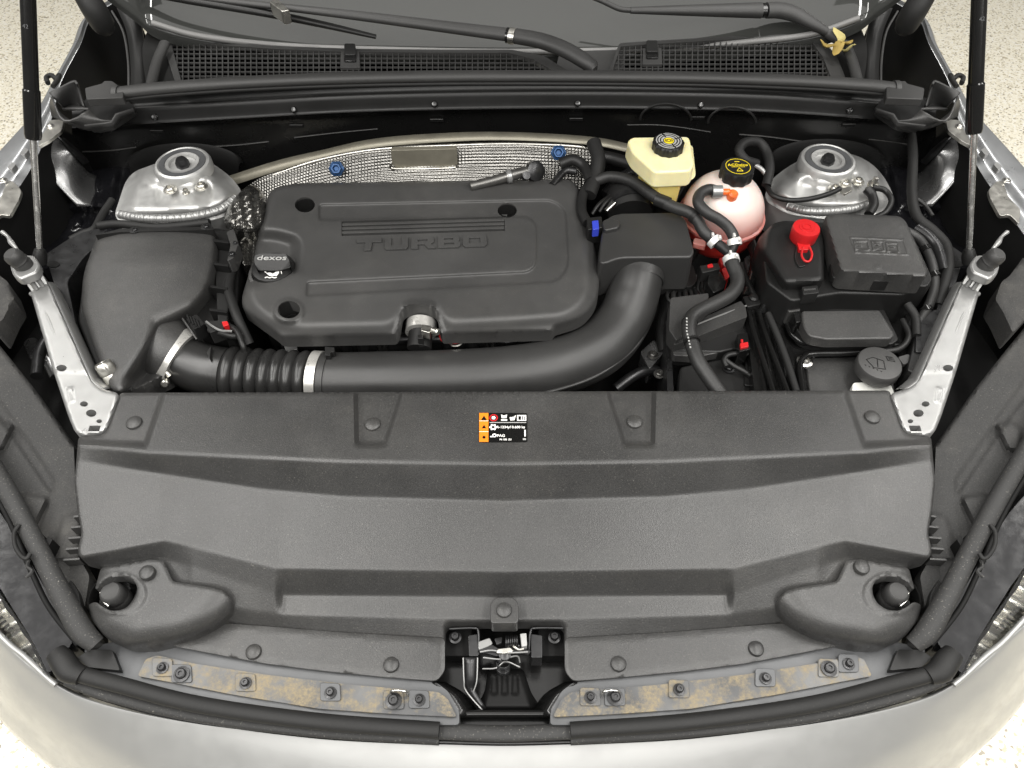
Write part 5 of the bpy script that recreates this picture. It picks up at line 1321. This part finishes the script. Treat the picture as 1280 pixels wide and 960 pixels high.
tube('wire_end', [Z(922, 442, .893), Z(928, 442, .893)], .0022, M_white, cu, seg=8)
bolt('unit_bolt', 911, 461, .870, .006, M_dark_steel, cu, h=.007)
prism('harness_clip', rnd([(928, 370), (948, 368), (952, 380), (934, 384)], 3), .906, .88, M_black, cu, bevel=.002)
lathe('rivet', [(.008, 0), (.008, .003), (.005, .006), (0, .006)], Z(942, 373, .906), M_black, cu, seg=20)
lathe('rivet', [(.006, 0), (.006, .003), (.002, .012), (0, .012)], Z(953, 388, .906), M_dark_steel, cu, seg=14)
prism('upright_rail', rnd([(832, 400), (838, 402), (842, 488), (834, 488)], 1), .86, .76, M_dark_steel, cu, bevel=.001)
rl = thing('relay', 'small black relay with a red tab below the coolant tank', 'relay', Z(895, 350, .88))
prism('body', rnd([(886, 342, 2), (900, 338, 2), (908, 352, 2), (906, 360, 2), (892, 366, 2), (884, 354)], 2), .915, .86, M_gloss, rl, bevel=.002)
prism('cap', rnd([(874, 332), (898, 328), (901, 336), (878, 341)], 2), .922, .90, M_black, rl, bevel=.0015)
prism('red_tab', rnd([(884, 331), (890, 329), (892, 333), (885, 334)], 1), .9245, .918, M_red, rl, bevel=.0006)
prism('terminal', rnd([(902, 336), (908, 334), (912, 346), (907, 350)], 2), .905, .87, M_redd, rl, bevel=.001)
prism('terminal', rnd([(898, 322), (908, 320), (910, 328), (902, 331)], 3), .910, .87, M_redd, rl, bevel=.002)
for k in range(6):
    tube('wire', [Z(870 + 4 * k, 344 + 3 * k, .88), Z(868 + 5 * k, 362 + 2 * k, .872), Z(880 + 6 * k, 374, .868)], .003, (M_black, M_rubber)[k % 2], rl, seg=8)

# ================================================================== washer filler
wf = thing('washer_filler', 'grey washer-fluid filler cap with embossed symbol beside the support arm', 'filler cap', Z(1096, 470, .88))
w0 = Z(1095, 462, .905)
wc = lathe('cap', [(.0310, -.004), (.0325, 0), (.0325, .013), (.031, .016), (.0295, .0165), (0, .0165)], w0, M_engine, wf, seg=64)
zz = .0168
def wl(pts, r=.0007): return tube('embossed_symbol', [w0 + Vector((x, y, zz)) for x, y in pts], r, M_black, wc, seg=6, smooth_path=False)
wl([(-.019, .006), (-.012, -.010), (.004, -.013)]); wl([(-.019, .006), (-.008, .010), (.006, .003), (.004, -.013)]); wl([(-.006, -.009), (-.002, .008)])
wl([(.012, .012), (.021, .010), (.022, .002), (.013, .004), (.012, .012)]); wl([(.0145, .009), (.0195, .0082)]); wl([(.0148, .0065), (.020, .0056)])
for k in range(5): wl([(-.024 + k * .005, -.004 - k * .0030), (-.0225 + k * .005, -.006 - k * .0030)])
prism('hinge_tab', rnd([(1122, 446), (1136, 442), (1142, 450), (1130, 456)], 3), .912, .905, M_engine, wf, bevel=.001)
M_cream_pale = plain('white_neck_plastic', (.72, .72, .68), .4)
prism('neck', rnd([(1066, 478), (1112, 476), (1122, 500), (1064, 500)], 4), .892, .84, M_cream_pale, wf, bevel=.002)
prism('guide_bracket', rnd([(1134, 462), (1144, 420), (1160, 414), (1166, 424), (1150, 470)], 3), .918, .88, M_black, wf, bevel=.002)
prism('foil_flap', rnd([(1146, 396), (1170, 386), (1180, 392), (1160, 440), (1144, 440)], 4), .922, .90, M_dark_steel, wf, bevel=.002)

# ================================================================== wiring on the fuse box side
def cable(label, runs, cat='cable', loc=None):
    t = thing('wiring_cable', label, cat, Z(*runs[0][0][0]))
    for pts, r, mat in runs:
        tube('cable', [Z(*p) for p in pts], r, mat, t, seg=12)
    return t
cable('thick black wiring loom curving between fuse box and support arm', [
    ([(1136, 148, .945), (1141, 190, .955), (1140, 240, .95), (1146, 270, .94), (1166, 288, .935), (1182, 306, .93), (1186, 330, .925), (1180, 356, .92), (1172, 382, .91)], .0085, M_rubber),
    ([(1146, 286, .93), (1160, 296, .93), (1172, 312, .925), (1180, 340, .92)], .011, M_dark_steel),
    ([(1142, 246, .95), (1156, 256, .945), (1166, 270, .94)], .0035, M_black)])
cable('black cable bolted to the fuse-box-side strut tower', [
    ([(958, 232, .962), (966, 244, .962), (985, 250, .962), (1010, 249, .962), (1034, 243, .962), (1050, 236, .964)], .0045, M_black),
    ([(1083, 236, .965), (1090, 244, .960), (1092, 256, .955), (1086, 268, .95)], .0080, M_black),
    ([(1090, 234, .968), (1106, 238, .962), (1114, 250, .958), (1108, 264, .95), (1094, 272, .94)], .0050, M_black)])
gs_ = thing('ground_stud', 'brass-coloured earth stud with stacked nuts on the strut tower', 'stud', Z(1089, 232, .95))
lathe('stud', [(.010, -.012), (.010, -.006), (.0075, -.005), (.0075, .002), (.0095, .003), (.0095, .008), (.005, .009), (.004, .020), (0, .021)], Z(1090, 234, .962), M_zinc, gs_, seg=24)
prism('lug', rnd([(1050, 236), (1062, 232), (1066, 237), (1056, 243)], 2), .962, .957, M_zinc, gs_, bevel=.0008)
cable('black coil of hose against the firewall beside the coolant tank', [
    ([(946, 205, .98), (932, 200, .99), (924, 188, 1.0), (932, 178, 1.005), (948, 178, 1.0), (958, 190, .99), (962, 210, .98), (958, 232, .965)], .0085, M_rubber),
    ([(930, 200, .985), (950, 210, .98), (960, 222, .97)], .004, M_steel)])
pc = cable('dark hoses and wires behind the engine cover corner', [
    ([(742, 178, .98), (748, 200, .97), (744, 222, .955), (736, 244, .945)], .013, M_rubber),
    ([(700, 205, .96), (716, 200, .965), (730, 208, .96), (738, 226, .955)], .010, M_black),
    ([(690, 232, .945), (706, 214, .95), (720, 214, .95)], .007, M_dark_steel),
    ([(752, 196, .95), (770, 200, .945), (790, 206, .94)], .012, M_black),
    ([(756, 244, .92), (772, 226, .93), (790, 214, .93)], .010, M_dark_steel)])
cable('dirty black loom between airbox and the wing apron', [
    ([(140, 250, .905), (128, 268, .905), (118, 286, .91), (104, 292, .91), (88, 300, .91)], .0065, M_rubber),
    ([(124, 282, .92), (150, 280, .925), (200, 284, .925), (262, 278, .93)], .0070, M_rubber),
    ([(76, 330, .90), (84, 352, .89), (92, 400, .875), (120, 470, .86)], .0080, M_rubber),
    ([(62, 420, .86), (50, 440, .86), (46, 470, .86)], .0090, M_dark_steel)])

# ================================================================== cowl: black panel, rubber seal, grille
cw = thing('firewall_cover', 'long glossy black cowl panel across the back of the engine bay', 'firewall cover', Y(631, 200, 1.27))
ch = [(90, 132), (160, 128), (300, 120), (450, 112), (631, 108), (800, 108), (960, 112), (1100, 122), (1170, 130)]
def crow(dv, y): return [Y(a, b + dv, y) for a, b in ch]
loft('upper_band', [crow(-6, 1.285), crow(4, 1.278), crow(8, 1.268), crow(24, 1.262), crow(28, 1.258)], M_black, cw, n=8, m=3)
loft('lower_wall', [crow(28, 1.258), crow(31, 1.266), crow(36, 1.272), crow(60, 1.275), crow(130, 1.285), crow(210, 1.29)], M_firewall, cw, n=8, m=3)
for a, b in ((193, 146), (367, 137), (543, 130), (722, 129), (876, 131), (1062, 138)):
    lathe('push_pin', [(.0062, -.003), (.0062, .001), (.004, .003), (0, .0034)], Y(a, b, 1.262), M_gloss, cw, axis=(0, -.8, .6), seg=20)
for a, b in ((197, 164), (371, 157), (546, 150), (720, 149), (872, 147), (1060, 156)):
    p = Y(a, b, 1.2725)
    boxw('slot', p, (.026, .004, .007), M_blackm, cw, bevel=.001)
    tube('slot_lip', [p + Vector((-.012, -.004, .004)), p + Vector((.012, -.004, .004))], .0008, M_cover, cw, seg=6)
for pts in ([(256, 184), (300, 181), (336, 177)], [(368, 172), (420, 166), (472, 161)], [(784, 156), (820, 156), (850, 159), (888, 165)], [(924, 168), (960, 171), (1004, 177)], [(100, 190), (140, 188), (170, 184)], [(1086, 174), (1120, 178), (1140, 182)]):
    tube('moulded_rib', [Y(a, b, 1.274) for a, b in pts], .0013, M_cover, cw, seg=6)
for a, b, r in ((832, 146, 32), (915, 150, 30)):
    arc = [(a + r * math.cos(t), b - 20 * math.sin(t) + 4) for t in np.linspace(math.pi, 0, 13)]
    tube('recess_rim', [Y(x, y, 1.2565) for x, y in arc], .0022, M_black, cw, seg=6)
for cx_, cy_ in ((230, 205), (1033, 200)):
    arc = [(cx_ + 74 * math.cos(t), cy_ - 26 * math.sin(t)) for t in np.linspace(math.pi * .98, .02, 15)]
    loft('tower_arch', [[Y(x, y, 1.271) for x, y in arc], [Y(cx_ + (x - cx_) * .94, cy_ + (y - cy_) * .86, 1.262) for x, y in arc], [Y(cx_ + (x - cx_) * .9, cy_ + 16, 1.26) for x, y in arc]], M_blackm, cw, n=3, m=2)
for fx in (lambda u: u, lambda u: MIR - u):
    # moulded end fittings: open box corner, step block, folded flap
    hmx = HM(60, 85, 175, 175, 1.035)
    loft('corner_box', [[Z(fx(62), 117, 1.05), Z(fx(72), 110, 1.055), Z(fx(92), 100, 1.06), Z(fx(98), 104, 1.058)], [Z(fx(70), 126, 1.04), Z(fx(78), 116, 1.045), Z(fx(94), 106, 1.05), Z(fx(100), 110, 1.045)],
                        [Z(fx(80), 136, 1.01), Z(fx(88), 132, 1.01), Z(fx(100), 132, 1.01), Z(fx(108), 136, 1.015)], [Z(fx(78), 138, 1.02), Z(fx(90), 138, 1.022), Z(fx(104), 138, 1.024), Z(fx(111), 138, 1.025)]], M_grille, cw, n=4, m=4, thick=.004)
    loft('corner_wall', [[Z(fx(66), 120, 1.052), Z(fx(64), 130, 1.03), Z(fx(66), 145, 1.01)], [Z(fx(80), 150, 1.035), Z(fx(92), 152, 1.02), Z(fx(112), 162, 1.0)], [Z(fx(111), 138, 1.03), Z(fx(124), 148, 1.02), Z(fx(148), 150, 1.01)]], M_cover, cw, n=4, m=4, thick=.003)
    prism('step_block', rnd([(fx(a), b) for a, b in [(106, 110), (128, 104), (130, 101), (140, 101), (148, 107), (154, 108), (154, 122), (108, 124)]], 2), 1.056, 1.042, M_grille, cw, bevel=.002)
    prism('step_skirt', rnd([(fx(a), b) for a, b in [(106, 122), (156, 120), (170, 136), (140, 156), (118, 160), (104, 140)]], 4), 1.012, 1.0, M_black, cw, bevel=.002)
    loft('folded_flap', [[Z(fx(105), 156, 1.03), Z(fx(138), 152, 1.03), Z(fx(144), 142, 1.034), Z(fx(166), 135, 1.036)], [Z(fx(118), 164, 1.012), Z(fx(141), 158, 1.014), Z(fx(150), 148, 1.018), Z(fx(168), 140, 1.02)]], M_grille, cw, n=1, thick=.003)
    tube('corner_hook', [Z(fx(a), b, 1.06) for a, b in [(60, 104), (58, 97), (64, 94), (70, 98), (74, 94), (72, 100), (66, 108)]], .0042, M_rubber, cw, seg=10)

cs = thing('cowl_seal', 'long grey-black rubber seal running in front of the cowl grille', 'seal', Y(631, 100, 1.30))
sp2 = [(148, 116), (200, 110), (300, 103), (420, 98), (540, 95.5), (631, 95), (760, 95.5), (880, 97), (1000, 101), (1080, 106), (1118, 110)]
tube('seal_bulb', [Z(a, b, 1.050) for a, b in sp2], .0125, M_seal, cs, seg=18, flat=.75)
tube('seal_lip', [Z(a, b + 8, 1.040) for a, b in sp2], .0080, M_rubber, cs, seg=12, flat=.6)
for a, b in ((146, 113), (1120, 107)):
    tube('seal_end', [Z(a - 3, b + 3, 1.050), Z(a + 3, b + 3, 1.050)], .0150, M_seal, cs, seg=18, flat=.8)

def grille(label, frame, mesh_poly, clip):
    t = thing('cowl_grille', label, 'grille', Z(mesh_poly[0][0], mesh_poly[0][1], 1.0), 'cowl grille halves')
    z = 1.032
    V, F = [], []
    P = np.array(mesh_poly, float)
    def cross(axis, c):
        out = []
        for i in range(len(P)):
            a, b = P[i - 1], P[i]
            if (a[axis] <= c < b[axis]) or (b[axis] <= c < a[axis]):
                out.append(a[1 - axis] + (c - a[axis]) / (b[axis] - a[axis]) * (b[1 - axis] - a[1 - axis]))
        return sorted(out)
    def bar(p, q, w, h, dz):
        """a thin rib from pixel p to q, w wide, h deep"""
        A, B = Z(p[0], p[1], z + dz), Z(q[0], q[1], z + dz)
        s = (B - A).cross(Vector((0, 0, 1))).normalized() * w
        b0 = len(V)
        for X in (A, B):
            V.extend([X - s, X + s, X + s - Vector((0, 0, h)), X - s - Vector((0, 0, h))])
        F.extend([(b0, b0 + 1, b0 + 5, b0 + 4), (b0 + 1, b0 + 2, b0 + 6, b0 + 5), (b0 + 2, b0 + 3, b0 + 7, b0 + 6), (b0 + 3, b0, b0 + 4, b0 + 7)])
    u = P[:, 0].min() + 2
    while u < P[:, 0].max():
        c = cross(0, u)
        for k in range(0, len(c) - 1, 2): bar((u, c[k]), (u, c[k + 1]), .0008, .0032, 0)
        u += 7.1
    v = P[:, 1].min() + 2
    k_ = 0
    while v < P[:, 1].max():
        c = cross(1, v)
        for k in range(0, len(c) - 1, 2): bar((c[k], v), (c[k + 1], v), .0009, .0030, -.0006)
        v += 5.6
    mk('mesh', V, F, M_seal, t, smooth=False)
    fo = rnd(frame, 4)
    relief('frame', fo, z + .002, M_grille, t, step=6, holes=[list(reversed([tuple(p) for p in mesh_poly]))], skirt=.008, edge=(2, .001))
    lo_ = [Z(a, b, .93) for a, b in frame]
    mk('shade_backing', [p + Vector((0, 0, 0)) for p in lo_], [tuple(range(len(lo_)))], M_void, t, smooth=False)  # sheet coloured near-black so the mesh holes read as deep shade
    a, b = clip
    prism('clip_plate', [(a - 12, b + 4), (a + 11, b + 4), (a + 12, b + 24), (a - 13, b + 24)], 1.0365, 1.03, M_grille, t, bevel=.001)
    prism('clip', rnd([(a - 8, b - 6), (a + 6, b - 6), (a + 7, b + 8), (a - 8, b + 8)], 2), 1.044, 1.034, M_black, t, bevel=.0015)
    prism('clip_mouth', rnd([(a - 8, b + 9), (a + 7, b + 9), (a + 7, b + 16), (a - 8, b + 16)], 2), 1.040, 1.034, M_gloss, t, bevel=.001)
    return t
grille('black mesh cowl grille beside the long wiper arm', [(196, 32), (214, 40), (260, 50), (340, 57), (440, 61), (560, 62), (640, 62), (680, 70), (716, 92), (706, 100), (631, 98), (420, 102), (300, 107), (222, 112)],
       [(212, 48), (260, 55), (340, 61), (440, 65), (560, 66), (636, 66), (666, 74), (698, 92), (631, 93), (420, 97), (300, 102), (228, 107)], (438, 60))
grille('black mesh cowl grille beneath the short wiper arm', [(774, 54), (800, 52), (900, 46), (1000, 38), (1020, 40), (1046, 70), (1058, 100), (1050, 108), (900, 100), (758, 98)],
       [(776, 58), (800, 56), (900, 50), (1008, 44), (1028, 70), (1040, 100), (900, 96), (764, 93)], (816, 56))
cp_ = thing('cowl_gutter', 'smooth black cowl gutter framing both mesh grilles with water channels', 'cowl gutter', Z(1070, 80, 1.02))
for fx in (lambda u: u, lambda u: MIR - u):
    loft('end_panel', [[Z(fx(190), 26, 1.06), Z(fx(178), 60, 1.045), Z(fx(184), 114, 1.03)], [Z(fx(204), 34, 1.05), Z(fx(200), 60, 1.035), Z(fx(206), 114, 1.025)], [Z(fx(214), 42, 1.038), Z(fx(218), 70, 1.03), Z(fx(232), 112, 1.025)]], M_black, cp_, n=5, m=4)
    tube('channel', [Z(fx(206), 54, 1.05), Z(fx(196), 78, 1.045), Z(fx(188), 110, 1.04)], .010, M_grille, cp_, seg=12, flat=.7)
mk('centre_gap', [Z(700, 64, 1.015), Z(784, 62, 1.015), Z(774, 104, 1.015), Z(690, 104, 1.015)], [(0, 1, 2, 3)], M_grille, cp_, smooth=False)

# ================================================================== wipers
w1 = thing('wiper', 'long wiper arm with its blade lying on the windscreen', 'wiper', Z(742, 84, 1.03))
tube('pivot_elbow', [Z(742, 86, 1.045), Z(730, 76, 1.055), Z(706, 62, 1.065), Z(676, 51, 1.070), Z(644, 45, 1.072)], [.012, .0155, .0165, .0165, .0160], M_grille, w1, seg=18, flat=.8)
lathe('pivot_cap', [(.013, -.01), (.014, .004), (.010, .010), (0, .011)], Z(738, 82, 1.048), M_grille, w1, seg=24)
tube('arm', [Z(640, 44, 1.072), Z(560, 34, 1.082), Z(450, 20, 1.095), Z(380, 12, 1.102), Z(300, 3, 1.11), Z(200, -9, 1.12)], [.0150, .0130, .0105, .0085, .0070, .0060], M_seal, w1, seg=16, flat=.75)
tube('arm_ring', [Z(644, 45.5, 1.072), Z(637, 44.5, 1.072)], .0172, M_zinc, w1, seg=20, flat=.8)
tube('arm_gap', [Z(636, 44.3, 1.072), Z(633, 44, 1.072)], .0162, M_gloss, w1, seg=20, flat=.8)
tube('blade', [Z(470, 46, 1.055), Z(400, 30, 1.075), Z(330, 16, 1.095), Z(240, 1, 1.11), Z(180, -10, 1.12)], [.005, .0075, .0085, .0085, .008], M_black, w1, seg=12, flat=.8)
prism('blade_mount', rnd([(336, 2), (346, -2), (362, 12), (352, 14)], 2), 1.125, 1.10, M_zinc, w1, bevel=.002)
w2 = thing('wiper', 'shorter wiper arm whose pivot sits among dry leaves', 'wiper', Z(1046, 50, 1.03))
tube('pivot_elbow', [Z(1052, 52, 1.050), Z(1040, 44, 1.055), Z(1018, 31, 1.070), Z(994, 18, 1.080), Z(974, 13, 1.085), Z(958, 13, 1.086)], [.0085, .0085, .012, .0165, .0175, .0170], M_grille, w2, seg=18, flat=.8)
tube('pivot_ferrule', [Z(1052, 52, 1.050), Z(1034, 41, 1.058)], .0098, M_seal, w2, seg=16)
tube('arm', [Z(951, 13, 1.086), Z(900, 13, 1.088), Z(850, 13, 1.09), Z(788, 13, 1.094)], [.0170, .0140, .0110, .0070], M_grille, w2, seg=16, flat=.8)
tube('arm_gap', [Z(957, 13, 1.086), Z(950, 13, 1.086)], .0155, M_gloss, w2, seg=18, flat=.8)
tube('arm_rod', [Z(790, 13, 1.094), Z(774, 11, 1.096), Z(752, 1, 1.104), Z(730, -8, 1.11)], .0048, M_grille, w2, seg=12)
# dry leaves caught at the pivot
lv = ((1046, 51, .036, 1.75, .9, M_leafb), (1052, 57, .034, .4, .35, M_leafa), (1038, 58, .032, 2.7, .2, M_leafa), (1056, 61, .028, -.7, .4, M_leafb), (1046, 63, .032, .9, .15, M_leafa))
for k, (u, v, L_, a, tilt, m_) in enumerate(lv):
    p = Z(u, v, 1.056)
    dx_ = Vector((math.cos(a), math.sin(a) * math.cos(tilt), math.sin(tilt))).normalized(); sd = dx_.cross(Vector((0, .3, 1))).normalized(); up_ = sd.cross(dx_)
    rows = []
    for i in range(7):
        t = i / 6; w = math.sin(math.pi * min(1, t * .93 + .05)) ** .8 * L_ * .30
        c_ = p + dx_ * (L_ * (t - .3)) + up_ * (.006 * math.sin(t * 5 + k))
        rows.append([c_ - sd * w + up_ * w * .5, c_, c_ + sd * w + up_ * w * .6])
    o_ = loft('dry_leaf', rows, m_, None, thick=.0004)
    tag(o_, ('upright pale dry leaf at the short wiper pivot', 'curled brown leaf scrap under the short wiper pivot', 'small tan leaf scrap left against the grille edge', 'pale crumpled leaf scrap against the cowl end', 'dark tan leaf scrap lowest at the wiper pivot')[k], 'leaf', 'dry leaves at the wiper pivot')

# ================================================================== loose looms in the dark gaps
cable('bundle of thin black wires beneath the resonator box', [
    ([(838 + 6 * k, 356 + 3 * (k % 3), .87), (834 + 8 * k, 372, .88), (846 + 7 * k, 384 + 2 * k, .876), (852 + 9 * k, 398, .86)], .0032 + .001 * (k % 2), (M_black, M_rubber, M_dark_steel)[k % 3]) for k in range(7)])
cable('corrugated conduit dropping between fuse box and coolant tank', [
    ([(936, 296, .90), (944, 322, .90), (940, 348, .895), (932, 372, .89)], .0085, M_gloss),
    ([(926, 330, .905), (934, 352, .90), (944, 372, .895)], .005, M_black),
    ([(952, 366, .90), (968, 376, .90), (984, 384, .90)], .0045, M_black)])
cable('battery cables along the hold-down tray', [
    ([(960, 392, .915), (972, 420, .91), (984, 452, .905), (996, 490, .90)], .0052, M_rubber),
    ([(1128, 400, .915), (1136, 420, .915), (1124, 436, .912), (1096, 440, .91)], .0048, M_black),
    ([(1134, 380, .93), (1144, 396, .925), (1146, 420, .92)], .0065, M_rubber)])
cable('looms in the gap between the support arm and airbox', [
    ([(88, 372, .86), (98, 410, .85), (112, 446, .85), (128, 470, .86)], .007, M_black),
    ([(70, 372, .84), (66, 400, .83), (74, 430, .83)], .009, M_dark_steel),
    ([(104, 452, .87), (116, 460, .872), (122, 474, .87), (116, 482, .868)], .005, M_gloss)])

# ================================================================== small hardware glimpsed in the gaps
gp = thing('mount_bracket', 'dull steel brackets and bolts down in the gap beside the airbox', 'bracket', Z(80, 430, .78))
prism('bracket', rnd([(50, 398), (66, 392), (74, 420), (58, 430)], 4), .84, .80, M_gusset, gp, bevel=.003)
prism('bracket', rnd([(86, 404), (98, 400), (104, 424), (94, 432)], 3), .85, .82, M_gusset, gp, bevel=.002)
tube('pipe', [Z(40, 430, .80), Z(48, 446, .81), Z(62, 452, .81), Z(72, 470, .80)], .012, M_gusset, gp, seg=16)
for u, v in ((58, 410), (96, 414), (112, 462)): bolt('bolt', u, v, .852, .006, M_dull, gp, h=.007)
gp2 = thing('mount_bracket', 'steel brackets and pipes in the gap between intake duct and control unit', 'bracket', Z(830, 440, .76))
prism('bracket', rnd([(800, 440), (818, 424), (830, 440), (812, 462)], 4), .82, .78, M_gusset, gp2, bevel=.003)
tube('pipe', [Z(770, 486, .80), Z(792, 470, .81), Z(814, 462, .81), Z(832, 470, .80)], .009, M_dark_steel, gp2, seg=14)
tube('hose', [Z(826, 360, .85), Z(832, 384, .84), Z(826, 410, .83), Z(830, 440, .82)], .010, M_rubber, gp2, seg=14)
for u, v in ((816, 444), (824, 468), (832, 420)): bolt('bolt', u, v, .822, .006, M_dull, gp2, h=.007)
gp3 = thing('mount_bracket', 'metal bracket and connector between coolant tank and fuse box', 'bracket', Z(945, 340, .84))
prism('bracket', rnd([(930, 322), (944, 316), (950, 336), (936, 346)], 3), .885, .85, M_gusset, gp3, bevel=.002)
prism('connector', rnd([(918, 352), (934, 348), (938, 360), (922, 366)], 2), .895, .86, M_black, gp3, bevel=.0015)
bolt('bolt', 940, 328, .886, .005, M_dull, gp3, h=.006)
tw = thing('wiring_loom', 'cloth-taped loom with plastic clips along the wing beside the fuse box', 'loom', Z(1176, 330, .91))
tube('taped_loom', [Z(1128, 286, .945), Z(1150, 300, .94), Z(1164, 326, .935), Z(1168, 356, .925), Z(1160, 384, .92), Z(1148, 404, .915)], .0075, M_hose, tw, seg=12)
for u, v, z in ((1157, 312, .938), (1168, 345, .929), (1158, 388, .919)):
    lathe('loom_clip', [(.0078, -.004), (.0098, -.004), (.0098, .004), (.0078, .004)], Z(u, v, z), M_gloss, tw, axis=(.2, -1, -.1), seg=18)
